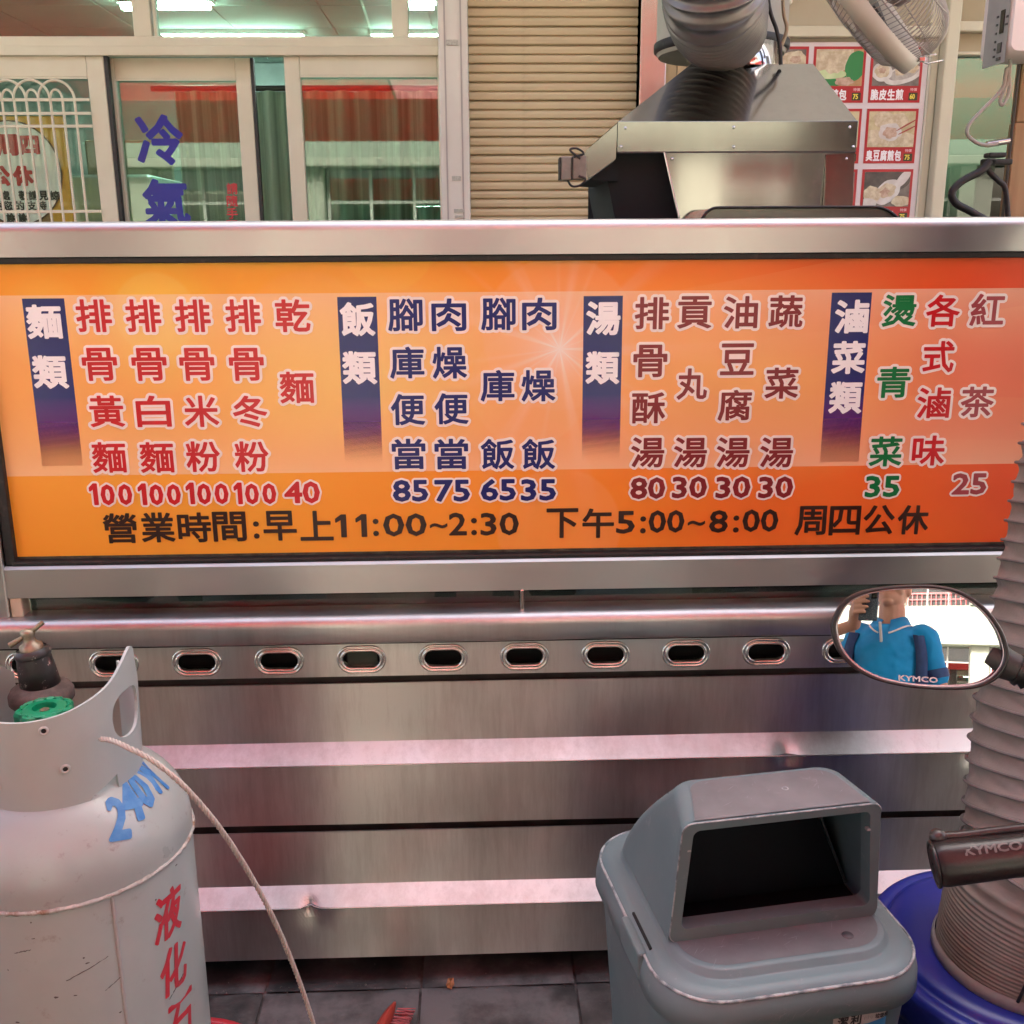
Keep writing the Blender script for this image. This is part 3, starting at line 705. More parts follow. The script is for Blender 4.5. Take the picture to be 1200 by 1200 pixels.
for i in range(1, 14, 2):
    c = (xs_[i]+xs_[i+1])/2; rad = pitch/2; hh = (ztop-zs[0])*.52
    part('grille_arch', MB().tube([(c+rad*math.cos(a), gy, zs[0]+hh*max(0, math.sin(a))) for a in [math.pi*j/16 for j in range(17)]], .0046, 8), ALU, d1)
# blue characters on the second leaf, small red ones by its stile
BLUE = ink('window_blue', '#06188A'); RD2 = ink('window_red', '#B8323A')
def wtxt(t, px, py, w, h, mat, par, Y, bold=.004):
    p = V(px, py, Y); o = part('character', glyph_mb(t, w, h, bold).mesh('character'), mat, par); o.location = Vector((p.x, Y, p.z))-wpos(par); return o
gY = FY+.042+.0172
wtxt('冷', 187, 164, .185, .190, BLUE, d2, gY, .0065); wtxt('氣', 195, 238, .185, .185, BLUE, d2, gY, .0065)
for i, ch in enumerate('請隨手關門'): wtxt(ch, 272, 221+i*14.5, .044, .044, RD2, d2, gY, .0012)
for j, (px, s_) in enumerate([(371, '營業'), (387, '排骨'), (404, '時間'), (420, '飯麵')]):
    pass
# notice board inside the left leaf
NB = root('notice_board', 'orange notice board with red characters on a white oval, behind the grille', 'notice board', (V(20, 200, FY+.12).x, FY+.12, 0))
ny = FY+.12
p0, p1 = V(-160, 135, ny), V(74, 135, ny)
part('board', MB().box(p0.x, V(78, 180, ny).x, ny, ny+.015, 1.2, V(20, 136, ny).z, .004), M('notice_orange', (.80, .42, .05), (.72, .36, .04), rough=.5, scale=3), NB)
part('picture_area', MB().box(V(-160, 135, ny).x, V(56, 230, ny).x, ny-.003, ny-.0005, 1.25, V(20, 175, ny).z), M('notice_tan', (.33, .17, .06), (.42, .27, .12), rough=.5, scale=9), NB)
c = V(17, 203, ny-.004); ex = V(72, 203, ny-.004).x-c.x; ez = c.z-V(17, 262, ny-.004).z
m = MB(); ring_ = [(c.x+ex*1.0*math.cos(a), c.z+ez*1.02*math.sin(a)) for a in [2*math.pi*i/64 for i in range(64)]]
m.add([(x, ny-.004, z) for x, z in ring_], [tuple(range(64))]); part('white_oval', m, M('notice_white', (.88, .86, .84), rough=.5), NB)
m = MB(); m.tube([(x, ny-.0045, z) for x, z in ring_], .003, 6, closed=True); part('oval_rim', m, M('notice_rim', (.16, .09, .05), rough=.6), NB)
NR = ink('notice_red', '#C02228'); NK = ink('notice_black', '#15120F')
def ntxt(t, px, py, w, h, mat, bold): 
    p = V(px, py, ny-.0056); o = part('character', glyph_mb(t, w, h, bold).mesh('character'), mat, NB); o.location = Vector((p.x, ny-.0056, p.z))-wpos(NB)
ntxt('周', 8, 170, .088, .082, NR, .005); ntxt('四', 34, 170, .080, .072, NR, .005); ntxt('公', 0, 206, .080, .078, NR, .005); ntxt('休', 27, 206, .080, .078, NR, .005)
for ch, px in zip('之處敬請見諒', (-14, 6, 27, 39, 51, 64)): ntxt(ch, px, 229, .037, .037, NK, .0014)
for ch, px in zip('謝謝您的支持', (-14, -2, 9, 23, 37, 49)): ntxt(ch, px, 241, .037, .037, NK, .0014)
for ch, px in zip('謝謝', (14, 28)): ntxt(ch, px, 256, .042, .042, NK, .0016)

# ------------------------------------------------------------------ shop interior
WG = M('interior_wall', (.36, .50, .42), (.33, .46, .39), rough=.8, scale=2)
room = MB()
room.box(-3.9, -3.85, FY+.1, 6.2, 0, 2.75); struct('interior_side_wall', room, WG)
struct('interior_back_wall', MB().box(-3.9, 3.4, 6.2, 6.3, 0, 3.0), M('interior_back', (.22, .30, .26), (.18, .25, .22), rough=.8))
struct('interior_floor', MB().box(-3.9, 3.4, 2.353, 6.2, -.2, -.006), M('interior_tiles', (.30, .28, .25), (.25, .23, .2), rough=.4))
struct('interior_partition', MB().box(.62, .72, FY+.16, 6.2, 0, 2.74), WG)
ICE = M('interior_ceiling', (.34, .42, .38), (.31, .39, .36), rough=.85, scale=6)
ic = struct('interior_ceiling', MB().box(-3.9, 3.4, FY+.14, 6.3, 2.76, 2.8), ICE)
TJ = M('ceiling_joint', (.20, .26, .23), rough=.7); ctm = None
for i in range(7):
    for j in range(6):
        x, y = -3.55+i*.6, 2.85+j*.6
        if ctm is None:
            ctm = part('ceiling_panel', MB().box(-.295, .295, -.295, .295, -.008, 0, .003), ICE, ic, world=False); ctm.location = (x, y, 2.759)
        else: share(ctm, (x, y, 2.759), ic)
LAMP = emis('tube_light', (.82, 1.0, .93), 18.0); LB = M('lamp_tray', (.7, .74, .72), rough=.4)
def tube_lamp(px0, px1, py, label):
    # lamp fixed under the ceiling at the depth where the pixel row meets it
    a = pZ(px0, py, 2.735); b = pZ(px1, py, 2.735); y = (a.y+b.y)/2
    r = root('ceiling_lamp', label, 'lamp', ((a.x+b.x)/2, y, 2.73), 'fluorescent lamps on the shop ceiling')
    part('tray', MB().box(a.x-.02, b.x+.02, y-.05, y+.05, 2.728, 2.757, .004), LB, r)
    for d in (-.02, .02): part('tube', MB().tube([(a.x, y+d, 2.712), (b.x, y+d, 2.712)], .013, 10), LAMP, r)
tube_lamp(193, 353, 40, 'long lit ceiling lamp seen just above the transom rail over the blue characters')
tube_lamp(180, 245, 2, 'lit ceiling lamp at the top edge, right of the left transom mullion')
tube_lamp(143, 154, 3, 'lit ceiling lamp end at the top edge, left of the left transom mullion')
tube_lamp(438, 512, 40, 'lit ceiling lamp crossing the right transom mullion, low by the rail')
tube_lamp(480, 508, 2, 'lit ceiling lamp at the top edge between the right mullion and the pilaster')
# air conditioner box and pleated curtain
CUR = M('curtain', (.50, .60, .53), (.30, .38, .33), rough=.7, scale=3, thr=(.45, .55), stretch=(9, 9, .01))
cy_ = 2.95; z1c = V(330, 107, cy_).z; x0c, x1c = V(210, 170, cy_).x, .60
m = MB(); pr = []
nn = 260
for i in range(nn+1):
    x = x0c+(x1c-x0c)*i/nn; pr.append((x, cy_+.025*math.sin(x*58+.9*math.sin(x*7))))
prof = pr+[(x, y+.004) for x, y in pr[::-1]]
m.extr(prof, .1, z1c, axis='Z', nx=1, smooth=True, caps=False)
cu = root('curtain', 'pale green pleated curtain hanging behind the sliding doors', 'curtain', (0, cy_, z1c))
part('cloth', m, CUR, cu); part('curtain_rod', MB().tube([(x0c-.1, cy_, z1c+.012), (x1c, cy_, z1c+.012)], .012, 8), M('rod', (.05, .04, .04), rough=.4), cu)
fr = root('white_cabinet', 'pale green refrigerator with rounded top corner standing behind the blue characters', 'refrigerator', (V(150, 230, 3.1).x, 3.2, 0))
p = V(132, 204, 3.1); q = V(178, 204, 3.1)
part('cabinet_body', MB().box(p.x-.25, q.x, 3.1, 3.7, 0, p.z, .03), M('fridge', (.42, .52, .46), rough=.3), fr)
part('door', MB().box(p.x-.245, q.x-.005, 3.07, 3.0985, .05, p.z-.01, .012), MATS['fridge'], fr)
part('handle', MB().box(q.x-.05, q.x-.03, 3.045, 3.069, .9, 1.3, .006), LB, fr)
pl = root('wall_panel', 'olive brown board on the interior wall behind the blue characters', 'board', (V(150, 180, 4.4).x, 4.4, 0))
part('board', MB().box(V(100, 180, 4.4).x, V(200, 180, 4.4).x, 4.4, 4.45, .6, V(150, 164, 4.4).z, .01), M('olive_board', (.16, .15, .09), (.20, .19, .12), rough=.7), pl)

# ------------------------------------------------------------------ roller shutter, one object per slat
SHY = FY+.05
sx0_, sx1_ = XP1+.001, V(746, 140, SHY).x
SHM = M('shutter_tan', (.62, .48, .29), (.57, .44, .26), rough=.5, scale=3, bmp=.05, stretch=(.3, 1, 6), dirt=(.38, .27, .15), dirt_thr=(.6, .85), dscale=8)
sh = root('roller_shutter', 'closed tan metal roller shutter between the pale pilaster and the stainless post', 'roller shutter', ((sx0_+sx1_)/2, SHY, 0))
rows = [258, 237.6, 227.6, 217, 203, 190.6, 180, 158.6, 148, 137.5, 127, 116, 105.6, 97, 84, 74, 62, 51.6, 40.5, 31, 18.5, 8.7]
zr = sorted([V(650, y, SHY).z for y in (8.7, 18.5, 31, 40.5, 51.6, 62, 74, 84, 97, 105.6, 117, 127.5, 138, 148, 159, 170, 180, 190.6, 201, 212, 221.5, 233, 242.5, 253)])
dz = (zr[-1]-zr[0])/(len(zr)-1); z = zr[0]; zl = []
while z < 3.0: zl.append(z); z += dz
z = zr[0]-dz
while z > .05: zl.append(z); z -= dz
sm_ = None
for k, z in enumerate(sorted(zl)):
    if sm_ is None:
        pr = [(0, .0), (-.010, .0012), (-.0125, .004), (-.014, dz*.5), (-.0115, dz*.80), (-.004, dz*.90), (.002, dz*.935), (.002, dz*.998), (.006, dz*.998), (.006, 0)]
        sm_ = part('slat', MB().extr(pr, sx0_, sx1_), SHM, None, world=False); sm_.parent = sh; base_ = -wpos(sh); sm_.location = base_+Vector((0, SHY, z))
    else:
        share(sm_, base_+Vector((0, SHY+(.003 if k % 2 else 0), z+random.uniform(-.001, .001))), sh)
part('shutter_backing', MB().box(sx0_, sx1_, SHY+.03, SHY+.035, 0, 3.04), M('slat_gap', (.06, .045, .03), rough=.8), sh)
# stainless post and cream tiled pier
px0, px1 = V(746, 140).x+.002, V(777, 140).x
po = single('stainless_post', MB().box(px0, px1, FY-.04, FY+.06, 0, 3.05, .005), steel('post_steel', (.60, .57, .53), .22, .6, .1, tangent=(1, 0, 0)), 'upright stainless steel post right of the tan roller shutter', 'post')
PT = M('pier_tile', (.50, .36, .20), (.46, .33, .19), rough=.35, scale=8)
pier = root('tiled_pier', 'cream tiled pier between the stainless post and the menu posters', 'pier', (.95, FY, 0))
part('core', MB().box(px1+.002, V(920, 140).x, FY+.004, FY+.2, 0, 3.05), M('pier_grout', (.28, .2, .12), rough=.9), pier)
tw = (V(797, 70).x-V(778, 70).x); tmesh = None
xx = px1+.004; cols = [(px1+.004, px1+.046), (px1+.050, px1+.108)]
zc = V(790, 70).z
for (a, b) in cols+[(px1+.112+.062*i, px1+.112+.058+.062*i) for i in range(6)]:
    if b > V(918, 140).x: continue
    for k in range(-8, 6):
        z0 = zc+k*.232
        if z0+.228 < 1.2 or z0 > 2.9: continue
        part('tile', MB().box(a, b, FY-.002, FY+.0038, z0+.0015, z0+.2275, .0015), PT, pier)

# ------------------------------------------------------------------ poster board of dumplings
PY = FY-.02
pb_ = root('poster_board', 'white board of red framed dumpling posters behind the range hood', 'poster board', (V(1020, 150, PY).x, PY, 0))
bx0, bx1 = V(905, 150, PY).x, V(1081, 150, PY).x; bz1 = V(1000, 49, PY).z
part('board', MB().box(bx0, bx1, PY, PY+.018, .9, bz1, .003), M('poster_white', (.72, .62, .63), rough=.35), pb_)
part('board_edge', MB().box(bx1, bx1+.012, PY-.003, PY+.02, .9, bz1, .002), M('edge_grey', (.45, .45, .40), rough=.4, metal=.4), pb_)
REDF = ink('poster_red', '#B01523'); PWH = ink('poster_white_text', '#F6EEF0'); PDK = ink('poster_dark', '#2A2A14'); PYL = ink('poster_yellow', '#E8D24A')
def food(n, a, b, sc, thr=(.35, .6)): return M(n, a, b, rough=.35, scale=sc, thr=thr)
WOODP = food('print_wood', (.52, .30, .14), (.40, .2, .09), 12); CREAM = food('print_dough', (.72, .62, .45), (.52, .40, .26), 42); GREENP = food('print_green', (.30, .40, .08), (.55, .60, .22), 25)
DARKP = food('print_dark', (.10, .08, .07), (.22, .17, .15), 20); PLATE = food('print_plate', (.72, .68, .64), (.58, .52, .48), 18); MEAT = food('print_meat', (.42, .25, .17), (.6, .42, .32), 60); CHOP = food('print_chopstick', (.42, .08, .06), (.3, .05, .05), 20)
cx = {'B': (V(952, 90, PY).x, V(1013, 90, PY).x), 'C': (V(1019, 90, PY).x, V(1081, 90, PY).x)}
wB = cx['B'][1]-cx['B'][0]; gap = cx['C'][0]-cx['B'][1]; cx['A'] = (cx['B'][0]-gap-wB, cx['B'][0]-gap)
cx['C'] = (cx['C'][0], cx['C'][0]+wB*1.0)
z1, z2 = V(1000, 54.5, PY).z, V(1000, 120.5, PY).z; ph = z1-z2; z3 = V(1000, 127.5, PY).z; pit = z1-z3
def poly(pts, y, mat, par, name='picture'):
    m = MB(); n = len(pts); m.add([(x, y, z) for x, z in pts]+[(x, y+.0003, z) for x, z in pts], [tuple(range(n))]+[(i, (i+1) % n, n+(i+1) % n, n+i) for i in range(n)]); return part(name, m, mat, par)
def ell(cx_, cz_, rx, rz, rot=0, n=28, wob=0, seed=0):
    o = []
    for i in range(n):
        a = 2*math.pi*i/n; q = 1+wob*math.sin(5*a+seed)+wob*.6*math.sin(9*a+2*seed); x, z = rx*q*math.cos(a), rz*q*math.sin(a)
        o.append((cx_+x*math.cos(rot)-z*math.sin(rot), cz_+x*math.sin(rot)+z*math.cos(rot)))
    return o
def poster(col, row, bgm, title, price, deco):
    a, b = cx[col]; zt = z1-pit*row; zb = zt-ph; w = b-a
    fr = part('poster', MB().box(a, b, PY-.002, PY-.0004, zb, zt), REDF, pb_)
    i = .010; pz0 = zb+ph*.30; x0, x1, zz1 = a+i, b-i, zt-i
    part('picture', MB().box(x0, x1, PY-.0026, PY-.0021, pz0, zz1), bgm, fr)
    W_, H_ = x1-x0, zz1-pz0
    for k, (mat, cx_, cz_, rx, rz, rot, wob) in enumerate(deco):
        pts = [(min(max(x, x0+.0004), x1-.0004), min(max(z, pz0+.0004), zz1-.0004)) for x, z in ell(x0+W_*cx_, pz0+H_*cz_, W_*rx, H_*rz, rot, 28, wob, k*1.7)]
        poly(pts, PY-.0030-.0004*k, mat, fr, 'printed_shape')
    n = len(title); cw = min(.030*1.1, w*.70/n)
    for k, ch in enumerate(title):
        o = part('character', glyph_mb(ch, cw*.93, ph*.20, .0014).mesh('character'), PWH, fr); o.location = Vector((a+w*.035+cw*(k+.5), PY-.0028, zb+ph*.145))-wpos(fr)
    lx = a+w*.865
    part('price_tag', MB().box(lx-w*.085, lx+w*.085, PY-.0028, PY-.0022, zb+ph*.04, zb+ph*.18), PDK, fr)
    o = part('price', glyph_mb(price, w*.10, ph*.095, .0008).mesh('price'), PYL, fr); o.location = Vector((lx-w*.015, PY-.0032, zb+ph*.11))-wpos(fr)
    o = part('price_heading', glyph_mb('特價', w*.13, ph*.055, .0003).mesh('price_heading'), M('print_pink', (.75, .4, .42), rough=.4), fr); o.location = Vector((lx, PY-.0028, zb+ph*.235))-wpos(fr)
poster('B', 0, WOODP, '絲瓜煎包', '75', [(CREAM, .3, .8, .5, .5, .2, .03), (GREENP, .85, .55, .22, .42, -.3, .02), (GREENP, .32, .20, .36, .22, 0, .02), (food('print_pale_green', (.66, .72, .42), (.5, .6, .3), 20), .32, .32, .34, .13, 0, .02), (CREAM, .38, .58, .20, .25, .2, .08), (MEAT, .62, .12, .2, .12, 0, .1)])
poster('A', 0, DARKP, '高麗菜包', '70', [(PLATE, .6, .3, .4, .3, 0, .05), (CREAM, .75, .7, .3, .25, 0, .08), (MEAT, .78, .72, .12, .1, 0, .1)])
poster('C', 0, DARKP, '脆皮生煎', '60', [(PLATE, .65, .30, .42, .24, .25, .01), (food('print_grey', (.35, .3, .28), (.5, .45, .4), 40), .66, .34, .33, .16, .25, .02), (PLATE, .2, .38, .22, .26, 0, .02), (CREAM, .2, .40, .16, .18, 0, .06), (MEAT, .2, .42, .08, .08, 0, .12), (CREAM, .6, .42, .14, .13, .4, .08), (CREAM, .85, .48, .12, .13, .4, .08)])
poster('C', 1, food('print_bamboo', (.66, .56, .34), (.50, .40, .22), 30), '臭豆腐煎包', '75', [(CREAM, .32, .78, .22, .24, 0, .07), (CREAM, .65, .75, .20, .2, 0, .07), (CREAM, .15, .25, .18, .25, 0, .07), (CREAM, .85, .2, .2, .2, 0, .07), (CREAM, .48, .18, .24, .18, 0, .07), (PLATE, .47, .42, .25, .25, 0, .06), (MEAT, .47, .40, .15, .16, 0, .1), (CHOP, .82, .62, .26, .022, .5, 0), (CHOP, .84, .48, .22, .022, .45, 0)])
poster('B', 1, food('print_bamboo2', (.5, .46, .2), (.6, .5, .3), 24), '韭菜煎包', '60', [(CREAM, .5, .4, .3, .3, 0, .06)])
poster('C', 2, DARKP, '小籠湯包', '75', [(food('print_pan', (.05, .04, .04), (.1, .08, .07), 20), .4, .75, .6, .35, 0, 0), (PLATE, .52, .42, .32, .30, .7, .02), (PLATE, .85, .82, .26, .13, .9, .02), (CREAM, .18, .35, .2, .24, 0, .06), (CREAM, .5, .46, .20, .20, .3, .07), (MEAT, .46, .40, .1, .12, .5, .2), (CREAM, .82, .15, .2, .16, 0, .06), (PLATE, .1, .1, .2, .14, 0, .02)])
poster('B', 2, DARKP, '招牌鍋貼', '60', [(CREAM, .5, .4, .3, .3, 0, .06)])
# ------------------------------------------------------------------ cream wall above and the right door
CW_ = M('cream_wall', (.50, .42, .30), (.45, .38, .27), rough=.8, scale=1.4, bmp=.1)
def wall_block(n, x0, x1, y0, y1, z0, z1, m=CW_): return struct(n, MB().box(x0, x1, y0, y1, z0, z1), m)
wall_block('wall_above_posters', V(921, 20).x+.001, V(1103, 20).x, FY+.0, FY+.2, bz1+.002, 3.05)
wall_block('wall_behind_posters', V(921, 20).x+.001, V(1103, 20).x, FY+.002, FY+.2, 0, bz1+.001)
wall_block('wall_above_doors', Lx, XP0, FY+.0, FY+.12, 2.702, 3.05)
z0, z1_ = V(1000, 44, FY-.03).z, V(1000, 31, FY-.03).z
rdo = root('right_shop_door', 'cream framed glass door at the right with a red awning reflected in its pane', 'glass door', (1.9, FY, 0))
part('head_rail', MB().box(V(905, 40).x, V(1106, 100).x, FY-.045, FY-.003, z0, z1_, .005), ALU, rdo)
xj0, xj1 = V(1092, 140).x, V(1107, 140).x
part('jamb', MB().box(xj0-.045, xj0-.002, FY-.02, FY+.06, 0, 2.9, .004), ALU, rdo)
part('jamb', MB().box(xj0, xj1, FY-.07, FY+.06, 0, 2.9, .006), ALU, rdo)
za_, zb2 = V(1140, 28).z, V(1140, 40).z
part('transom', MB().box(xj1, 3.4, FY-.055, FY+.05, zb2, za_, .005), ALU, rdo)
part('transom', MB().box(xj1, 3.4, FY-.03, FY+.05, V(1140, 66).z, V(1140, 62).z, .004), ALU, rdo)
part('panel', MB().box(xj1, 3.4, FY-.012, FY+.04, V(1140, 62).z+.0005, zb2-.0005), M('panel_tan', (.42, .34, .22), rough=.6), rdo)
part('panel', MB().box(xj1, 3.4, FY-.008, FY+.04, za_+.0005, 2.9), MATS['panel_tan'], rdo)
part('pane', MB().box(xj1, 3.4, FY+.01, FY+.015, .05, V(1140, 66).z), glass('door_glass', (.16, .24, .20), .11), rdo)
part('grey_band', MB().box(xj1+.3, 3.4, FY+.3, FY+.32, .1, 1.78), M('grey_cabinet', (.30, .38, .35), rough=.5), rdo)
# ------------------------------------------------------------------ range hood over the stall
HY = .32
HS = steel('hood_steel', (.40, .38, .355), .11, 0, .2)
hood = root('range_hood', 'dark stainless range hood with a square mouth and sloping top', 'range hood', (.45, .6, 1.5))
def Hp(px, py, Y=HY): return pY(px, py, Y)
bL, bR = Hp(724, 143), Hp(1005, 143); zt_, zb1 = bL.z, Hp(860, 178).z; topz = Hp(860, 75, HY+.22).z
tL, tR = Hp(810, 75, HY+.22).x, Hp(953, 75, HY+.22).x; D = .55
m = MB(); lo = [(bL.x, HY, zt_), (bR.x, HY, zt_), (bR.x, HY+D, zt_), (bL.x, HY+D, zt_)]; hi = [(tL, HY+.22, topz), (tR, HY+.22, topz), (tR, HY+.38, topz), (tL, HY+.38, topz)]
m.loft([lo, hi], smooth=False, cap1=True); part('sloping_top', m, HS, hood)
part('band', MB().box(bL.x, bR.x, HY-.003, HY-.0005, zb1, zt_+.001, .0008), HS, hood)
part('seam_line', MB().box(bL.x, bR.x, HY-.0045, HY-.0032, zb1-.002, zb1+.001), M('seam_dark', (.05, .04, .04), rough=.5), hood)
part('side_plate', MB().box(bR.x-.003, bR.x, HY, HY+D, 1.36, zt_), HS, hood)
part('back_plate', MB().box(bL.x, bR.x-.004, HY+D-.004, HY+D, 1.36, zt_), DARKIN, hood)
# front plate, slanted left edge
a, b_, c_, d_ = Hp(778, 178.6), Hp(804, 262), Hp(998, 262), Hp(1001, 178.6)
m = MB(); q = [(a.x, a.z), (b_.x, b_.z-.05), (c_.x, c_.z-.05), (d_.x, d_.z)]
m.extr([(x, z) for x, z in q], HY-.001, HY+.002, axis='Y'); part('front_plate', m, steel('plate_steel', (.46, .43, .41), .07, 0, .15, spots=.3), hood)
rx0, rx1, rzt, rzb = Hp(966, 200).x, d_.x-.001, Hp(980, 181).z, c_.z-.04
m = MB().add([(rx0, HY-.0050, rzb), (rx1, HY-.0050, rzb), (rx1, HY-.0035, rzt), (rx0, HY-.0035, rzt), (rx0, HY-.026, rzb), (rx1, HY-.026, rzb)], [(0, 1, 2, 3), (4, 5, 2, 3), (0, 3, 4), (1, 5, 2), (0, 4, 5, 1)])
part('bent_side_flap', m, POLI, hood)  # added flap, tilted so it mirrors the red awning
m = MB().tube([(a.x, HY-.003, a.z), (b_.x, HY-.003, b_.z-.05)], .0025, 6); part('plate_edge', m, POLI, hood)
# solid black block in place of the shaded inside of the mouth
HSHADE = M('hood_shade', (.006, .006, .006), rough=.9)
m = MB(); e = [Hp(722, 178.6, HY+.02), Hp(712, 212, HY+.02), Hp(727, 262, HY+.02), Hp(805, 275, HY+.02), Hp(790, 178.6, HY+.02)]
m.extr([(p.x, p.z-(.04 if i in (2, 3) else 0)) for i, p in enumerate(e)], HY+.02, HY+.40, axis='Y'); part('shaded_mouth', m, HSHADE, hood)
# left wing: thin gusset plate sloping down to the switch box
g0, g1, g2, g3 = Hp(724, 144), Hp(683, 180, HY+.02), Hp(688, 211, HY+.02), Hp(722, 186)
m = MB(); m.extr([(g0.x, g0.z), (g1.x, g1.z), (g2.x, g2.z), (g3.x, g3.z)], HY+.004, HY+.010, axis='Y'); part('wing_plate', m, HS, hood)
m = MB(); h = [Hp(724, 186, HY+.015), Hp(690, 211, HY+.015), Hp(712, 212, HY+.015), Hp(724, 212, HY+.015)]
m.extr([(p.x, p.z) for p in h], HY+.012, HY+.25, axis='Y'); part('wing_underside', m, HSHADE, hood)  # black wedge stands for the shade under the wing
sb = root('switch_box', 'small grey two-part switch box with looped black wires, at the left tip of the hood', 'switch box', tuple(Hp(672, 197, HY-.01)))
c = Hp(672, 197, HY-.01)
SBM = M('switch_grey', (.25, .22, .18), (.19, .17, .14), rough=.5, scale=60)
part('box_half', MB().box(c.x-.026, c.x-.004, HY-.02, HY+.018, c.z-.024, c.z+.022, .003), SBM, sb)
part('box_half', MB().box(c.x-.003, c.x+.026, HY-.015, HY+.018, c.z-.022, c.z+.024, .003), SBM, sb)
part('band', MB().box(c.x-.0285, c.x-.0265, HY-.021, HY+.019, c.z-.022, c.z+.02), BLACKR, sb); part('band', MB().box(c.x-.0038, c.x-.0032, HY-.022, HY+.019, c.z-.022, c.z+.02), BLACKR, sb)
def P3(pts, Y): return [pY(x, y, Y) for x, y in pts]
part('wire', MB().tube(bez(P3([(680, 186), (668, 176), (676, 174), (684, 180), (672, 184)], HY-.015), 8), .0022, 8), BLACKR, sb)
part('wire', MB().tube(bez(P3([(664, 209), (670, 218), (680, 217), (686, 210), (678, 206)], HY-.015), 8), .0022, 8), BLACKR, sb)
# collar and pipes above the hood
colr = Hp(863, 67, HY+.30)
part('collar', MB().lathe([(.092, topz-.002), (.092, topz+.05), (.088, topz+.05)], (colr.x, HY+.30, 0), 48), POLI, hood)
GP = M('duct_sleeve', (.34, .31, .24), (.27, .25, .19), rough=.45, scale=3, dirt=(.12, .1, .08), dirt_thr=(.6, .8))
sl_ = root('exhaust_pipe', 'greenish beige rigid exhaust pipe rising behind the ribbed silver duct', 'exhaust pipe', (colr.x+.02, HY+.42, topz+.02))
zc0 = topz+.045
pz = lambda x, y, Y: pY(x, y, Y)
q0 = pz(852, 52, HY+.34)
part('pipe', MB().lathe([(.150, 3.04), (.150, zc0+.02), (.153, zc0+.015), (.145, zc0)], (q0.x, HY+.40, 0), 48), GP, sl_)
part('clamp_band', MB().lathe([(.152, zc0+.03), (.156, zc0+.028), (.156, zc0+.012), (.150, zc0+.008)], (q0.x, HY+.40, 0), 48), BLACKR, sl_)
# ribbed flexible duct curling in front
RIB = M('silver_duct', (.20, .185, .165), (.14, .125, .115), rough=.40, metal=.7, scale=5)
fd = root('silver_flexible_duct', 'ribbed silver flexible duct curling down onto the hood collar', 'flexible duct', (colr.x-.02, HY+.22, topz+.1))
pts = bez([pY(850, -330, HY+.05), pY(840, -180, HY+.00), pY(837, -70, HY+.0), pY(836, -20, HY+.02), pY(838, 6, HY+.08), pY(850, 40, HY+.28)], 40); rs = []
L = 0; prev = pts[0]
for p in pts:
    L += (p-prev).length; prev = p; rs.append(.121+.0035*math.sin(L*2*math.pi/.0105))
dense = []; m = MB()
# resample finely for the ribs
cum = [0]
for i in range(1, len(pts)): cum.append(cum[-1]+(pts[i]-pts[i-1]).length)
T = cum[-1]; n_ = int(T/.0015)
for i in range(n_+1):
    s = T*i/n_; k = max(j for j in range(len(cum)) if cum[j] <= s+1e-9); k = min(k, len(pts)-2); t = (s-cum[k])/max(1e-9, cum[k+1]-cum[k]); dense.append(pts[k].lerp(pts[k+1], t))
m.tube(dense, [(.094+.009*abs(math.sin(math.pi*T*i/n_/.0150))**2.5)*(1-.12*max(0, (i/n_-.8)/.2)) for i in range(n_+1)], 48, caps=False); part('ribbed_hose', m, RIB, fd)
# black and tan wires beside the pipe
single('black_cable', MB().tube(bez(P3([(896, -60), (901, 5), (910, 35), (914, 55), (915, 76)], HY+.2), 10), .0045, 8), BLACKR, 'thin black cable hanging down the exhaust pipe to the hood', 'cable')
single('tan_cable', MB().tube(bez(P3([(917, -60), (918, 10), (922, 32), (918, 48), (913, 58)], HY+.21), 10), .004, 8), M('tan_wire', (.35, .27, .16), rough=.5), 'thin tan cable right of the exhaust pipe', 'cable')
# domed cabinet top behind the rail
dc = root('domed_warmer', 'low rounded grey steamer lid just above the top rail, below the hood', 'steamer lid', tuple(pY(940, 255, .22)))
a, b_ = pY(813, 256, .22), pY(1066, 256, .22); zt2 = pY(900, 243, .22).z
pr = []
for k in range(13):
    t = k/12*math.pi/2; pr.append((a.x+.045-.045*math.cos(t), 1.44+(zt2-1.44)*math.sin(t)))
for k in range(13):
    t = math.pi/2-k/12*math.pi/2; pr.append((b_.x-.075+.075*math.cos(t), 1.44+(zt2-.006*k/12*0-1.44)*math.sin(t)))
pr += [(b_.x, 1.36), (a.x, 1.36)]
part('lid', MB().extr(pr, .22, .60, axis='Y', smooth=False), M('lid_grey', (.22, .22, .19), (.17, .17, .15), rough=.25, metal=.6), dc)
part('end_trim', MB().tube([(x, .2185, z) for x, z in pr[:-2]], .003, 6), BLACKR, dc)
# ------------------------------------------------------------------ gas cylinder
GC = Vector((-.555, -.61, 0)); GR = .155
PAINT = M('cylinder_paint', (.36, .43, .42), (.42, .49, .475), rough=.33, scale=3.5, thr=(.4, .62), dirt=(.24, .225, .20), dirt_thr=(.61, .76), dscale=22, rvar=.08, bmp=.06, bscale=70, coat=.15)
SHOUL = M('cylinder_shoulder_paint', (.36, .41, .395), (.32, .365, .355), rough=.30, scale=5, dirt=(.22, .20, .18), dirt_thr=(.58, .76), dscale=60, rvar=.08, bmp=.10, bscale=110, coat=.1)
cyl = root('gas_cylinder', 'grey liquefied gas cylinder with green valve wheel, blue sprayed figures and red characters', 'gas cylinder', tuple(GC))
ZS = .690
body = [(0, .045), (.10, .045), (.135, .06), (.150, .09), (.155, .13), (.155, .30), (.1553, .45), (.155, .60), (.1548, ZS-.012), (.1545, ZS-.006)]
def cm(prof, n=96): return MB().lathe(prof, tuple(GC), n)
part('body', cm(body), PAINT, cyl)
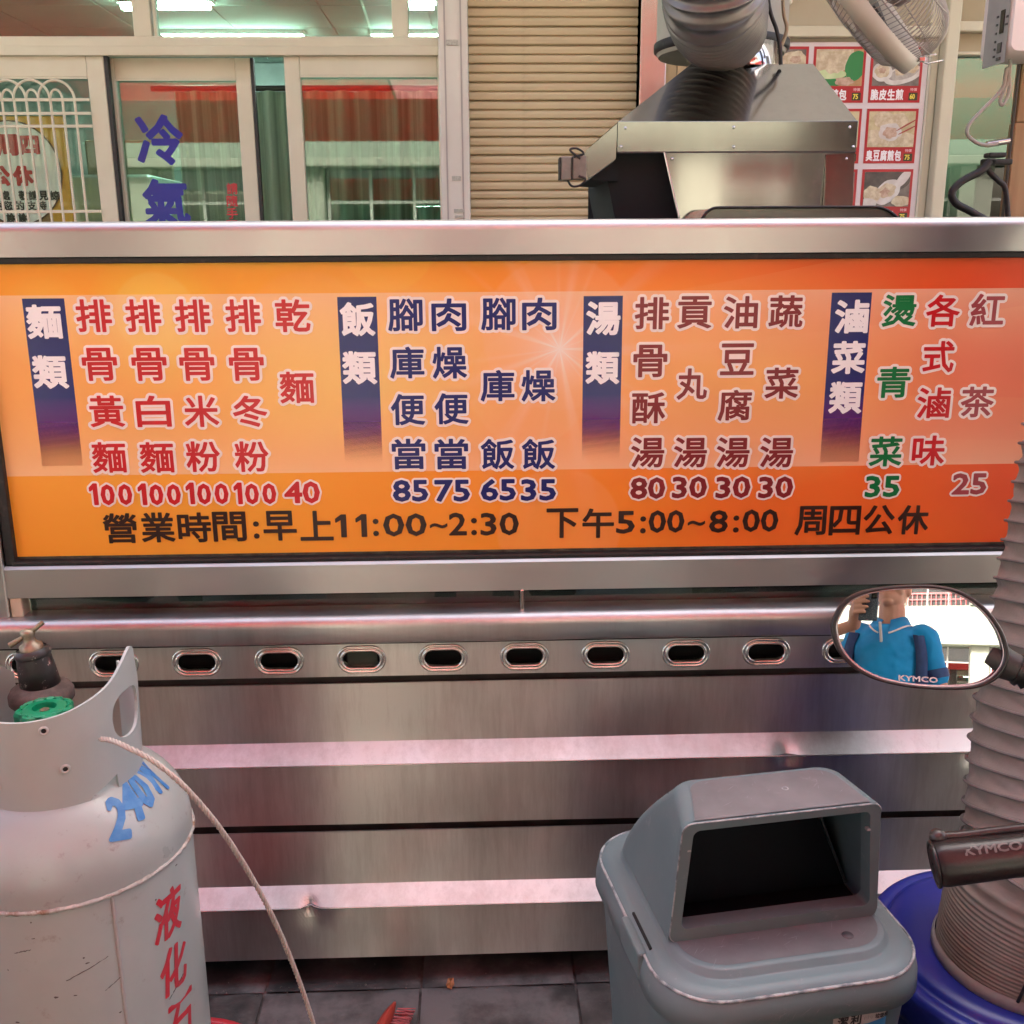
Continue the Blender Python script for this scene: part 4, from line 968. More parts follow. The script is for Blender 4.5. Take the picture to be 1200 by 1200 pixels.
def sh_r(z):            # shoulder profile radius at height z
    t = min(max((z-ZS)/.118, 0), 1); return .156*(1-t**2.25)**(1/2.25) if t < 1 else 0
sp_ = [(.1562, ZS-.006)]+[(sh_r(ZS+.117*math.sin(math.pi/2*k/22)), ZS+.117*math.sin(math.pi/2*k/22)) for k in range(22)]
part('shoulder', cm(sp_), SHOUL, cyl)
WELD = M('weld_rust', (.40, .40, .38), (.20, .11, .06), rough=.6, scale=13, thr=(.46, .56), bmp=.5, bscale=90, dirt=(.5, .48, .44), dirt_thr=(.5, .6), dscale=80)
rw = random.Random(3); wl = []
for k in range(240):
    a = 2*math.pi*k/240; rr_ = .1562+rw.uniform(-.0003, .0006); wl.append((GC.x+rr_*math.cos(a), GC.y+rr_*math.sin(a), ZS-.007+rw.uniform(-.0004, .0004)))
part('weld_seam', MB().tube(wl, [.0026+rw.uniform(-.0004, .0009) for _ in wl], 8, closed=True), WELD, cyl)
al_ = R(-52)  # lengthwise seam
part('weld_seam', MB().tube([(GC.x+.1545*math.cos(al_), GC.y+.1545*math.sin(al_), z) for z in np.linspace(.1, ZS-.008, 60)], [.0022+rw.uniform(0, .0006) for _ in range(60)], 8), M('painted_weld', (.42, .43, .42), (.36, .37, .36), rough=.4, scale=40, bmp=.3), cyl)
part('foot_ring', cm([(.128, 0), (.128, .05), (.124, .05), (.124, 0)]), PAINT, cyl)
# collar: rolled guard with raised lobe and hand hole at the right
def th_(d): return R(d-90)            # 0 deg = towards the viewer, + to the right
CRr = .1005
def lerp_tab(t, tab):
    for (a, va), (b, vb) in zip(tab, tab[1:]):
        if t <= b:
            return va+(vb-va)*((t-a)/(b-a) if b > a else 0)
    return tab[-1][1]
ztopT = [(-130, .90), (-100, .945), (-88, .94), (-60, .920), (-25, .907), (0, .905), (25, .909), (45, .918), (62, .930), (75, .947), (84, .958), (90, .960), (95, .952), (100, .925), (108, .905), (125, .885), (140, .90), (148, .905)]
zbotT = [(-130, .775), (-62, .775), (-58, .800), (-38, .800), (-34, .772), (-10, .768), (14, .768), (36, .768), (41, .790), (62, .806), (64, .768), (110, .770), (148, .775)]
def band(t0, t1, lo, hi, n=40, th=.0038, m=None):
    m = m or MB(); loops = []
    for i in range(n+1):
        t = t0+(t1-t0)*i/n; a = th_(t); z0, z1 = lo(t), hi(t); zm = [z0+(z1-z0)*q for q in (0, .25, .5, .75, 1)]; L = []
        def rad(z): return CRr+.003*((z-.85)/.1)
        for z in zm: r_ = rad(z); L.append((GC.x+(r_+th/2)*math.cos(a), GC.y+(r_+th/2)*math.sin(a), z))
        for z in zm[::-1]: r_ = rad(z); L.append((GC.x+(r_-th/2)*math.cos(a), GC.y+(r_-th/2)*math.sin(a), z))
        loops.append(L)
    m.loft(loops, smooth=False, cap0=True, cap1=True); return m
_zs = bez([(a, v, 0) for a, v in ztopT], 8); _za = [p.x for p in _zs]; _zv = [p.y for p in _zs]
ZT_ = lambda t: float(np.interp(t, _za, _zv)); ZB_ = lambda t: lerp_tab(t, zbotT)
h0, h1 = 62, 97; hc, hh = .880, .030
def hy(t): u = (t-(h0+h1)/2)/((h1-h0)/2); return hh*max(0, 1-abs(u)**2.6)**(1/2.2)
m = band(-130, h0, ZB_, ZT_, 90); band(h0, h1, ZB_, lambda t: hc-hy(t)*1.1, 30, m=m); band(h0, h1, lambda t: hc+hy(t)*1.0, ZT_, 30, m=m); band(h1, 148, ZB_, ZT_, 30, m=m)
COLP = M('collar_paint', (.39, .455, .445), (.44, .50, .485), rough=.36, scale=4, dirt=(.34, .33, .31), dirt_thr=(.66, .78), dscale=40, rvar=.06, bmp=.05, bscale=60)
part('collar', m, COLP, cyl)
for t, z in ((-28, .884), (16, .893), (26, .838), (-22, .818), (-60, .86)):
    a = th_(t); n_ = Vector((math.cos(a), math.sin(a), 0)); tt = Vector((-n_.y, n_.x, 0)); cpt = Vector((GC.x, GC.y, z))+n_*(CRr+.003*((z-.85)/.1)+.0024)
    rv = MB(); loops = []
    for r_, o_ in ((.0062, 0), (.0058, .0012), (.0040, .0016), (.0030, .0004)):
        loops.append([cpt+n_*o_+tt*(r_*math.cos(2*math.pi*k/16))+Vector((0, 0, r_*math.sin(2*math.pi*k/16))) for k in range(16)])
    rv.loft(loops); o = part('rivet', rv, M('rivet_grey', (.5, .5, .48), rough=.4, metal=.3), cyl)
    part('rivet_hole', MB().add(loops[-1], [tuple(range(16))]), DARKIN, o)
# valve, green wheel, regulator
VX, VY = GC.x+.002, GC.y-.012
BRASS = M('dull_brass', (.32, .27, .19), (.22, .18, .13), rough=.45, metal=.8, scale=90, bmp=.2)
part('valve_body', MB().lathe([(0, .80), (.020, .80), (.020, .83), (.014, .84), (.014, .875), (0, .875)], (VX, VY, 0), 24), BRASS, cyl)
GRN = M('green_plastic_wheel', (.0, .20, .085), (.0, .26, .12), rough=.35, scale=14, dirt=(.12, .28, .18), dirt_thr=(.66, .8), dscale=70)
whl = MB(); loops = []
WZ = .884; n = 84
def lobed(r, k, amp): return r*(1+amp*math.cos(7*2*math.pi*k/n+.6))
for r_, z, am in ((.021, WZ-.012, 0), (.032, WZ-.013, .05), (.034, WZ-.008, .065), (.034, WZ+.004, .065), (.032, WZ+.008, .06), (.029, WZ+.009, .05), (.0265, WZ+.0075, .02), (.0225, WZ+.0085, 0), (.0145, WZ+.009, 0), (.013, WZ+.002, 0), (0.001, WZ+.002, 0)):
    loops.append([(VX+lobed(r_, k, am)*math.cos(2*math.pi*k/n), VY-.02+lobed(r_, k, am)*math.sin(2*math.pi*k/n), z) for k in range(n)])
hw_ = part('valve_wheel', whl.loft(loops, smooth=False), GRN, cyl)
for k in range(7):
    a0 = 2*math.pi*(k+.4)/7
    part('ridge', MB().tube([(VX+.0268*math.cos(a0+d)+.004*math.cos(a0)*(1-abs(d)/.3), VY-.02+.0268*math.sin(a0+d)+.004*math.sin(a0)*(1-abs(d)/.3), WZ+.0085) for d in np.linspace(-.3, .3, 9)], .0012, 6), GRN, hw_)
part('nut', MB().lathe([(0, WZ+.006), (.006, WZ+.006), (.007, WZ+.002)], (VX, VY-.02, 0), 6, smooth=False), BRASS, hw_)
REGB = M('worn_black_paint', (.02, .018, .018), (.035, .03, .03), rough=.45, scale=30, dirt=(.40, .36, .33), dirt_thr=(.60, .63), dscale=60, bmp=.3)
RUST = M('rusty_brown', (.055, .038, .032), (.11, .08, .07), rough=.7, scale=60, bmp=.5, dirt=(.3, .2, .15), dirt_thr=(.62, .75), dscale=90)
rg = pY(47, 800, GC.y+.045); rx, ry_, rz = rg.x, GC.y+.045, pY(50, 801, GC.y+.045).z
part('regulator_flange', MB().lathe([(0, rz-.030), (.036, rz-.028), (.041, rz-.022), (.041, rz-.012), (.037, rz-.005), (.024, rz+.001), (0, rz+.002)], (rx, ry_, 0), 40), RUST, cyl)
tilt = Matrix.Translation((rx, ry_, rz)) @ Matrix.Rotation(R(-6), 4, 'Y') @ Matrix.Translation((-rx, -ry_, -rz))
rb = part('regulator', MB().lathe([(0, rz-.002), (.0255, rz-.002), (.0235, rz+.022), (.0210, rz+.044), (.0205, rz+.049), (.0, rz+.051)], (rx, ry_, 0), 40).xform(tilt), REGB, cyl)
part('ring', MB().lathe([(.0222, rz+.040), (.0232, rz+.043), (.0222, rz+.048), (.019, rz+.051)], (rx, ry_, 0), 36).xform(tilt), REGB, rb)
part('knob', MB().lathe([(.015, rz+.049), (.0145, rz+.056), (.009, rz+.059), (.007, rz+.066), (.009, rz+.071), (.008, rz+.076), (0, rz+.078)], (rx, ry_, 0), 24).xform(tilt), BRASS, rb)
part('tee_bar', MB().tube([(rx-.024, ry_-.006, rz+.060), (rx-.008, ry_-.002, rz+.067), (rx+.006, ry_, rz+.074), (rx+.020, ry_+.006, rz+.083)], [.0042, .003, .003, .0035], 10).xform(tilt), BRASS, rb)
# sprayed and stencilled figures laid on the paint
RED = M('stencil_red', (.56, .03, .05), (.48, .06, .08), rough=.5, scale=60, dirt=(.44, .40, .40), dirt_thr=(.66, .72), dscale=90)
BLU = M('spray_blue', (.03, .17, .44), (.08, .25, .50), rough=.5, scale=50, dirt=(.28, .36, .46), dirt_thr=(.62, .76), dscale=120)
def on_body(tc, zc, lift=.0006, slant=0):
    def f(u, v):
        a = th_(tc)+(u+slant*v)/.1555; return (GC.x+(.1552+lift)*math.cos(a), GC.y+(.1552+lift)*math.sin(a), zc+v)
    return f
for ch, t, z in (('液', 66, .612), ('化', 66, .530), ('石', 66.5, .446), ('油', 62, .36), ('氣', 62, .277)):
    part('stencil_character', refine(glyph_mb(ch, .052, .068, .0016, f=on_body(t, z, slant=.12)), .01), RED, cyl)
def on_shoulder(tc, zc, lift=.0010, rot=0):
    # arc-length walk down the shoulder profile
    zsn = np.linspace(ZS-.02, ZS+.112, 200); rsn = np.array([sh_r(z) if z > ZS else .156 for z in zsn]); seg = np.hypot(np.diff(rsn), np.diff(zsn)); S_ = np.concatenate([[0], np.cumsum(seg)]); s0 = np.interp(zc, zsn, S_)
    def f(u, v):
        u, v = u*math.cos(rot)-v*math.sin(rot), u*math.sin(rot)+v*math.cos(rot)
        s = s0+v; z = float(np.interp(s, S_, zsn)); r_ = float(np.interp(s, S_, rsn)); a = th_(tc)+u/max(.1, float(np.interp(zc, zsn, rsn)))
        t_ = max(0, (z-ZS)/.118); return (GC.x+(r_+lift)*math.cos(a), GC.y+(r_+lift)*math.sin(a), z+lift*.8*min(1, t_*1.5))
    return f
for ch, t, z, w in (('2', 50, .765, .026), ('4', 62, .773, .027), ('0', 74, .776, .023), ('W', 90, .777, .040), ('0', -27, .742, .03)):
    part('sprayed_figure', refine(glyph_mb(ch, w, .058, .0028, f=on_shoulder(t, z, rot=-.28)), .008), BLU, cyl)
# scuffs: chipped marks in the paint
CH = M('chip_dark', (.09, .085, .08), rough=.7)
rs_ = random.Random(11)
for k in range(26):
    t, z = rs_.uniform(-30, 75), rs_.uniform(.42, .67); w, h_ = rs_.uniform(.001, .004), rs_.uniform(.0006, .002)
    f = on_body(t, z, .0004); pts = [(w*math.cos(a)*rs_.uniform(.4, 1), h_*math.sin(a)*rs_.uniform(.4, 1)) for a in [2*math.pi*i/7 for i in range(7)]]
    part('paint_chip', MB().add([f(*p) for p in pts], [tuple(range(7))]), CH, cyl)
for t, z, L_, sl2 in ((24, .592, .05, .35), (6, .50, .03, .3), (66, .50, .03, .6), (-2, .63, .02, .2), (34, .56, .02, .5)):
    f = on_body(t, z, .0005); nseg = 14; ps = []
    for i in range(nseg): u = -L_/2+L_*i/(nseg-1); ps.append(f(u, u*sl2+rs_.uniform(-.0006, .0006)))
    part('scratch', MB().tube(ps, [rs_.uniform(.0001, .0006) for _ in ps], 5), CH, cyl)
# ------------------------------------------------------------------ twisted white wire rope from the collar to the ground
rp = bez([pY(118, 866, GC.y-.080), pY(132, 868, GC.y-.100), pY(150, 876, GC.y-.118), pY(180, 892, GC.y-.13), pY(215, 921, GC.y-.13), pY(255, 967, GC.y-.11), pY(290, 1020, GC.y-.08), pY(322, 1080, GC.y-.05), pY(348, 1143, GC.y-.02), pY(368, 1203, GC.y), pY(382, 1262, GC.y+.02), Vector((pY(388, 1262, GC.y).x+.03, GC.y+.03, .30)), Vector((-.12, -.66, .05)), Vector((-.05, -.80, .004)), Vector((.1, -1.0, .004))], 26)
rope = root('wire_rope', 'twisted off-white wire rope hanging from the gas cylinder collar down to the floor', 'rope', tuple(rp[0]))
ROPE = M('rope_strand', (.52, .48, .43), (.42, .38, .34), rough=.4, scale=90, bmp=.2)
cum = 0; fr_ = []
prevu = None
for i, p in enumerate(rp):
    t = (rp[min(i+1, len(rp)-1)]-rp[max(0, i-1)]).normalized(); u = prevu-t*prevu.dot(t) if prevu else t.orthogonal(); u.normalize(); prevu = u
    if i: cum += (p-rp[i-1]).length
    fr_.append((p, u, t.cross(u), cum))
for k in range(3):
    sp = []
    for i in range(len(fr_)-1):
        for q in range(3):
            u_ = q/3; p = fr_[i][0].lerp(fr_[i+1][0], u_); a = (fr_[i][3]*(1-u_)+fr_[i+1][3]*u_)/.022*2*math.pi+k*2*math.pi/3
            sp.append(p+(fr_[i][1]*math.cos(a)+fr_[i][2]*math.sin(a))*.0017)
    part('strand', MB().tube(sp, .0019, 6), ROPE, rope)
# ------------------------------------------------------------------ red basin at the foot of the cylinder, brush, leaf
rbp = pZ(268, 1200, .09)
bs = root('red_basin', 'red plastic basin edge low beside the gas cylinder at the bottom edge', 'basin', (rbp.x-.055, rbp.y-.11, 0))
part('basin', MB().lathe([(.0, .004), (.12, .004), (.14, .02), (.155, .088), (.165, .092), (.166, .086), (.158, .084), (.146, .014), (.12, 0), (0, 0)], (rbp.x-.055, rbp.y-.148, 0), 48), M('red_plastic', (.48, .03, .04), (.42, .025, .035), rough=.3, scale=5), bs)
bp = pZ(452, 1192, .02); brush = root('scrub_brush', 'red scrubbing brush lying on its side on the slate tiles', 'brush', tuple(bp))
bm_ = MB(); loops = []
for k in range(13):
    t = k/12; y = -.075+.15*t; r_ = .026*math.sin(math.pi*min(max(t, .03), .97))**.55
    loops.append([(r_*.52*math.cos(a), y, r_*math.sin(a)) for a in [2*math.pi*i/20 for i in range(20)]])
bm_.loft(loops, cap0=True, cap1=True)
Rb = Matrix.Translation(bp+Vector((-.006, -.045, .006))) @ Matrix.Rotation(R(-16), 4, 'Z') @ Matrix.Rotation(R(18), 4, 'Y')
part('back', bm_.xform(Rb), M('brush_red', (.40, .05, .03), (.30, .03, .02), rough=.4, scale=9), brush)
bb = MB(); rr2 = random.Random(5)
for k in range(15):
    for q in range(3):
        y = -.062+.124*k/14; z = (-.013+.013*q)*math.sin(math.pi*(k+1)/16)**.4
        for s_ in range(3):
            e = Vector((.012+.030, y+rr2.uniform(-.006, .006)+.01*(k-7)/7, z*1.5+rr2.uniform(-.005, .005))); bb.tube([(.010, y, z), tuple((Vector((.010, y, z))+e)/2+Vector((.002, 0, .001))), tuple(e)], [.0012, .0011, .0008], 5)
part('bristles', bb.xform(Rb), M('bristle_pink', (.50, .12, .12), (.38, .07, .08), rough=.5, scale=60), brush, kind='stuff')
lp = pZ(528, 1153, .004); lf = MB(); pts = [(-.006, -.018), (.002, -.016), (.008, -.004), (.006, .008), (.001, .020), (-.005, .008), (-.009, -.006)]
lf.add([(lp.x+x, lp.y+y, .004+.006*abs(x)/.008+.004*math.sin(y*200)) for x, y in pts]+[(lp.x, lp.y, .009)]+[(lp.x+x, lp.y+y, .003+.006*abs(x)/.008+.004*math.sin(y*200)) for x, y in pts], [(i, (i+1) % 7, 7) for i in range(7)]+[(8+i, 8+(i+1) % 7, (i+1) % 7, i) for i in range(7)])
single('dry_leaf', lf, M('leaf_orange', (.42, .16, .05), (.25, .09, .03), rough=.5, scale=100), 'small curled orange brown leaf on the slate tiles right of the red brush', 'leaf')

# ------------------------------------------------------------------ grey bin with hooded lid
BN = root('waste_bin', 'scuffed blue-grey plastic waste bin with an open hooded lid', 'waste bin', (.387, -.528, 0))
BN.rotation_euler = (0, 0, R(8.8))
BP = M('bin_plastic', (.12, .185, .20), (.155, .21, .22), rough=.48, scale=4, dirt=(.32, .35, .36), dirt_thr=(.60, .80), dscale=26, rvar=.07, bmp=.12, bscale=260)
BD = M('bin_top_plastic', (.125, .132, .138), (.185, .19, .195), rough=.52, scale=7, dirt=(.27, .27, .28), dirt_thr=(.62, .80), dscale=30, rvar=.06, bmp=.2, bscale=200)
WORN = M('worn_edge', (.40, .42, .42), (.135, .17, .18), rough=.6, scale=55, thr=(.42, .60), bmp=.4)
def bpart(n, mb, mat, par=None, **k): return part(n, mb, mat, par or BN, world=False, **k)
LW, LD, LZ = .390, .420, .520
bd = []
for z, w, d, r_ in ((.0, .30, .31, .05), (.012, .31, .32, .055), (.25, .335, .345, .06), (.46, .365, .375, .065), (.485, .37, .38, .065)): bd.append(rrect(0, 0, w, d, r_, z, 9))
bpart('body', MB().loft(bd, cap0=True), BP)
lid = [rrect(0, 0, LW-.012, LD-.012, .085, LZ-.055, 12), rrect(0, 0, LW, LD, .09, LZ-.052, 12), rrect(0, 0, LW-.002, LD-.002, .09, LZ-.030, 12), rrect(0, 0, LW-.010, LD-.010, .088, LZ-.012, 12), rrect(0, 0, LW-.022, LD-.022, .085, LZ-.004, 12), rrect(0, 0, LW-.045, LD-.045, .078, LZ+.001, 12), rrect(0, 0, LW-.070, LD-.070, .068, LZ-.001, 12), rrect(0, 0, LW-.076, LD-.076, .066, LZ+.001, 12), rrect(0, 0, LW-.082, LD-.082, .064, LZ+.009, 12), rrect(0, 0, LW-.088, LD-.088, .062, LZ+.011, 12), rrect(0, 0, LW-.10, LD-.10, .058, LZ+.0115, 12)]
bl = bpart('lid', MB().loft(lid, cap1=False), BP)
bpart('lid_underside', MB().loft([rrect(0, 0, LW-.012, LD-.012, .085, LZ-.055, 12), rrect(0, 0, LW-.05, LD-.05, .075, LZ-.03, 12)], cap1=False), BP, bl)
bpart('worn_rim', MB().tube(rrect(0, 0, LW-.0135, LD-.0135, .087, LZ-.0085, 14), .0024, 6, closed=True), WORN, bl)
# plateau top plates around the hood opening (front apron, left/right strips)
ZP = LZ+.0117; hx0, hx1, hyF, hyB = -.156, .152, -.098, .148
ins = rrect(0, 0, LW-.10, LD-.10, .058, ZP, 12)
apr = MB(); apr.add(ins, [tuple(range(len(ins)))])
bpart('apron', apr, BD, bl)
# hood: shell with front frame, open mouth, dark inner
TH = .193; tx0, tx1, tyF, tyB = -.151, .132, -.120, -.006
def lp4(x0, x1, yf, yb, z, r_=.02, n=6, bi=None):   # loop open profile around: front-left -> back-left -> back-right -> front-right
    o = []; L = [(x0, yf)]; q_ = .020*min(1, max(0, (z-ZP)/TH)); x0 += q_; x1 -= q_*.5
    for k in range(n+1): a = R(180-90*k/n); L.append((x0+r_+r_*math.cos(a), yb-r_+r_*math.sin(a)))
    for k in range(n+1): a = R(90-90*k/n); L.append((x1-r_+r_*math.cos(a), yb-r_+r_*math.sin(a)))
    L.append((x1+q_*.5, yf)); return [(x, y, z) for x, y in L]
def hood_loops(o):
    L = []
    for t in np.linspace(0, 1, 9):
        e = t; w = hx0+(tx0-hx0)*e+o; w1 = hx1+(tx1-hx1)*e-o; yf = hyF+(tyF-hyF)*e; yb = hyB+(tyB-hyB)*(e**1.35)-o
        L.append(lp4(w, w1, yf, yb, ZP+(TH-.014)*e-(.001 if o and e == 0 else 0), .035-.01*e))
    for k in range(1, 5):
        a = math.pi/2*k/4; ins_ = .016*(1-math.cos(a)); e = 1
        L.append(lp4(tx0+o+ins_, tx1-o-ins_, tyF, tyB-o-ins_, ZP+TH-.014+.014*math.sin(a)-o*.6*(k/4), .03))
    return L
ho = hood_loops(0); hd_ = MB().loft([l for l in ho], smooth=True)
# remove the wrap-around front quad strip: rebuild without it
def open_loft(loops):
    n = len(loops[0]); vs = [p for L in loops for p in L]; fs = [(i*n+k, i*n+k+1, (i+1)*n+k+1, (i+1)*n+k) for i in range(len(loops)-1) for k in range(n-1)]; return MB().add(vs, fs, True)
hm = open_loft(ho); top = ho[-1]; hm.add(top, [tuple(range(len(top)))]); hood_o = bpart('hood', hm, BP)
hi_ = hood_loops(.006); im = open_loft(hi_); im.add(hi_[-1], [tuple(range(len(hi_[-1])))]); bpart('hood_lining', im, M('bin_inner', (.10, .155, .18), (.075, .115, .135), rough=.5, scale=5, bmp=.1), hood_o)
bpart('hood_top', MB().add([(x*.985, y-(0 if i in (0, len(top)-1) else .002), z+.0008) for i, (x, y, z) in enumerate(top)], [tuple(range(len(top)))]), BD, hood_o)
# front frame: ring between outer trapezoid and the mouth
def front_ring():
    zt_f = ZP+TH-.001; y_at = lambda z: hyF+(tyF-hyF)*(z-ZP)/TH-.0015
    def outl(i, rr_):
        x0b, x1b, x0t, x1t = hx0+i, hx1-i, tx0+i*1.0, tx1-i*1.0; zb, zt = (ZP-.001+(i*1.35 if i else 0)), zt_f-i*.75
        P = []
        for (cx_, cz_, a0) in ((x1t-rr_, zt-rr_, 0), (x0t+rr_, zt-rr_, 90), (x0b+rr_, zb+rr_, 180), (x1b-rr_, zb+rr_, 270)):
            for k in range(7): a = R(a0+90*k/6); P.append((cx_+rr_*math.cos(a), cz_+rr_*math.sin(a)))
        return P
    A, B_ = outl(0, .014), outl(.0155, .010)
    m = MB(); m.loft([[(x, y_at(z)+.008, z) for x, z in A], [(x, y_at(z)-.001, z) for x, z in A], [(x*.99, y_at(z)-.003, z) for x, z in [(x, z-.001) for x, z in A]], [(x, y_at(z)-.003, z) for x, z in B_], [(x, y_at(z), z) for x, z in B_], [(x, y_at(z)+.022, z) for x, z in B_]], smooth=False); return m, A, B_, y_at
fm, fA, fB, fy = front_ring()
fo = bpart('mouth_frame', fm, BP, hood_o)
bpart('worn_edge', MB().tube([(x*.995, fy(z)-.0015, z-.0006) for x, z in fA[0:20]], .0013, 6), WORN, hood_o)
# swinging flap hangs back inside; black lip line and black well
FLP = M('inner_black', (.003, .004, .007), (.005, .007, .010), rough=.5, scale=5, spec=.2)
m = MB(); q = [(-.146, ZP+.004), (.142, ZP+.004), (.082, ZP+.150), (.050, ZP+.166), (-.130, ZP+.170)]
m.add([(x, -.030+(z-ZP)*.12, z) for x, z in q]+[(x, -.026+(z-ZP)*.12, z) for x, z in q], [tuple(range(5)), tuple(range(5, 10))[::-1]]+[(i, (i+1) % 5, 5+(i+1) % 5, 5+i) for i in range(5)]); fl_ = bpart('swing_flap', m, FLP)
bpart('flap_rim', MB().tube([(x, -.032+(z-ZP)*.12, z) for x, z in bez([(q[1][0], q[1][1], 0), (.125, ZP+.07, 0), (.094, ZP+.146, 0), (.06, ZP+.165, 0), (0, ZP+.169, 0), (-.128, ZP+.170, 0)], 8) for x, z in [(x, z)]] if 0 else [(p.x, -.032+(p.y-ZP)*.12, p.y) for p in bez([(.142, ZP+.006, 0), (.115, ZP+.075, 0), (.088, ZP+.140, 0), (.055, ZP+.164, 0), (0, ZP+.169, 0), (-.130, ZP+.170, 0)], 8)], .002, 6), M('flap_rim_dark', (.03, .036, .04), rough=.35), fl_)
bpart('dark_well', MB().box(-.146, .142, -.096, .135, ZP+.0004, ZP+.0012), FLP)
for sx_ in (-1, 1): bpart('pivot_pin', MB().box((-.139 if sx_ < 0 else .1175)-.003, (-.139 if sx_ < 0 else .1175)+.003, fy(ZP+.15)-.0032, fy(ZP+.15)+.004, ZP+.148, ZP+.152, .001), M('pin_grey', (.35, .38, .39), rough=.5), hood_o)
# latches at the sides, moulding marks, sticker
for sx_ in (-1,):
    lt = bpart('latch', MB().obox((sx_*(LW/2-.004), -.055, LZ-.026), (1, 0, 0), (0, 1, 0), (0, 0, 1), .0065, .042, .022, .004), BP)
    bpart('slot', MB().box(sx_*(LW/2-.016)-.0016, sx_*(LW/2-.016)+.0016, -.095, -.015, LZ-.006, LZ+.0012), DARKIN, lt)
bpart('moulding_mark', MB().lathe([(.0032, 0), (.0042, .0008), (.0050, 0)], (.018, -.066, ZP+TH+.0010), 20), WORN)
bpart('moulding_spot', MB().lathe([(0, .0009), (.0075, .0009), (.008, 0)], (.09, -.135, ZP), 20), M('spot_grey', (.075, .08, .085), rough=.6))
def on_bin(x, z):
    y = -(.345+(.375-.345)*(z-.25)/.21)/2; return (x, y-.0012, z)
m = MB(); nn = 8; vs = []
for j in range(2):
    for i in range(nn+1): vs.append(on_bin(.048+.085*i/nn, .385+.085*j)); 
vs = [(x, y+(max(0, x-.117)**2)*18, z) for x, y, z in vs]
m.add(vs, [(i, i+1, nn+1+i+1, nn+1+i) for i in range(nn)]); stk = bpart('sticker', m, M('sticker_white', (.62, .61, .58), rough=.4))
def stx(t, x, z, w, h, mat, b_): 
    fz = lambda u, v: (lambda p: (p[0], p[1]-.0010+(max(0, p[0]-.117)**2)*18, p[2]))(on_bin(x+u, z+v)); bpart('character', glyph_mb(t, w, h, b_, f=fz), mat, stk)
SK = M('sticker_black', (.03, .03, .035), rough=.5); SB = M('sticker_blue', (.05, .30, .60), rough=.4)
stx('潔', .062, .440, .016, .018, SK, .0006); stx('利', .081, .441, .016, .018, SK, .0006); stx('(小)', .099, .4415, .012, .008, M('sticker_grey', (.35, .35, .35)), 0); stx('垃圾桶', .119, .442, .020, .008, SK, .0003)
m = MB(); cpt = [(.085+.0012*i, .4315+.0009*max(0, i-12)*.35) for i in range(36)]; m.add([(lambda p: (p[0], p[1]-.0008+(max(0, p[0]-.117)**2)*18, p[2]))(on_bin(x, z)) for x, z in cpt]+[(lambda p: (p[0], p[1]-.0008+(max(0, p[0]-.117)**2)*18, p[2]))(on_bin(x, .4315-.02*min(1, (x-.085)/.03))) for x, z in cpt], [(i, i+1, 36+i+1, 36+i) for i in range(35)]); bpart('blue_swoosh', m, SB, stk)

# ------------------------------------------------------------------ blue drum and big grey ribbed duct standing on it
DC = Vector((.825, -.515, 0)); DZ = .405
dr = root('blue_drum', 'round dark blue plastic drum behind the grey bin, under the grey ribbed duct', 'drum', tuple(DC))
DB = M('drum_blue', (.012, .022, .21), (.018, .028, .26), rough=.32, scale=6, dirt=(.10, .12, .36), dirt_thr=(.70, .82), dscale=60, rvar=.08, bmp=.06, bscale=160)
part('body', MB().lathe([(0, .002), (.175, .002), (.185, .012), (.196, .18), (.203, .30), (.206, .345)], tuple(DC), 72), DB, dr)
part('lid', MB().lathe([(.206, .338), (.2235, .340), (.2245, .350), (.2245, DZ-.022), (.222, DZ-.014), (.214, DZ-.010), (.204, DZ-.010), (.199, DZ-.013), (.197, DZ-.006), (.190, DZ), (.178, DZ+.003), (.155, DZ+.003), (.1, DZ+.002), (0, DZ+.002)], tuple(DC), 72), DB, dr)
for a in (150, 60, 250): part('screw', MB().lathe([(0, DZ-.005), (.0045, DZ-.006), (.006, DZ-.0098)], (DC.x+.2085*math.cos(R(a)), DC.y+.2085*math.sin(R(a)), 0), 12), MATS['rusty_metal'], dr)
du = root('grey_flexible_duct', 'big grey fabric flexible duct rising from the blue drum along the right edge', 'flexible duct', (DC.x, DC.y, DZ))
DUM = M('duct_fabric', (.215, .19, .155), (.275, .245, .205), rough=.55, scale=7, dirt=(.15, .13, .12), dirt_thr=(.6, .78), dscale=22, bmp=.5, bscale=60, rvar=.1, bdist=.002)
RIBM = M('duct_rib', (.13, .115, .105), (.19, .17, .155), rough=.5, scale=30, bmp=.3)
Rd = .130
path = bez([Vector((.812, -.55, DZ+.001)), Vector((.816, -.55, DZ+.06)), Vector((.825, -.55, DZ+.12)), pY(1238, 1000, -.54), pY(1246, 900, -.50), pY(1262, 780, -.46), pY(1283, 660, -.42), pY(1306, 540, -.39), pY(1330, 420, -.37), pY(1362, 280, -.34), pY(1400, 100, -.30)], 60)
path[0] = Vector((.812, -.55, DZ+.001))
cum = [0]
for i in range(1, len(path)): cum.append(cum[-1]+(path[i]-path[i-1]).length)
T = cum[-1]
def at_s(s):
    s = min(max(s, 0), T-1e-6); k = int(np.searchsorted(cum, s))-1; k = max(0, min(k, len(path)-2)); t = (s-cum[k])/(cum[k+1]-cum[k]); return path[k].lerp(path[k+1], t)
comp = .105; wl_c, wl_o = .0058, .030
samples = []; s = 0; ph_ = 0
while s < T:
    k = min(1, max(0, (s-comp)/.03)); wl_ = wl_c+(wl_o-wl_c)*k; amp = .0026+.0034*k; ds = .0011+.0022*k; samples.append((s, ph_, amp, k)); ph_ += ds/wl_; s += ds
m = MB(); n = 72; vs = []; rd = random.Random(9); pu = None; ridges = []
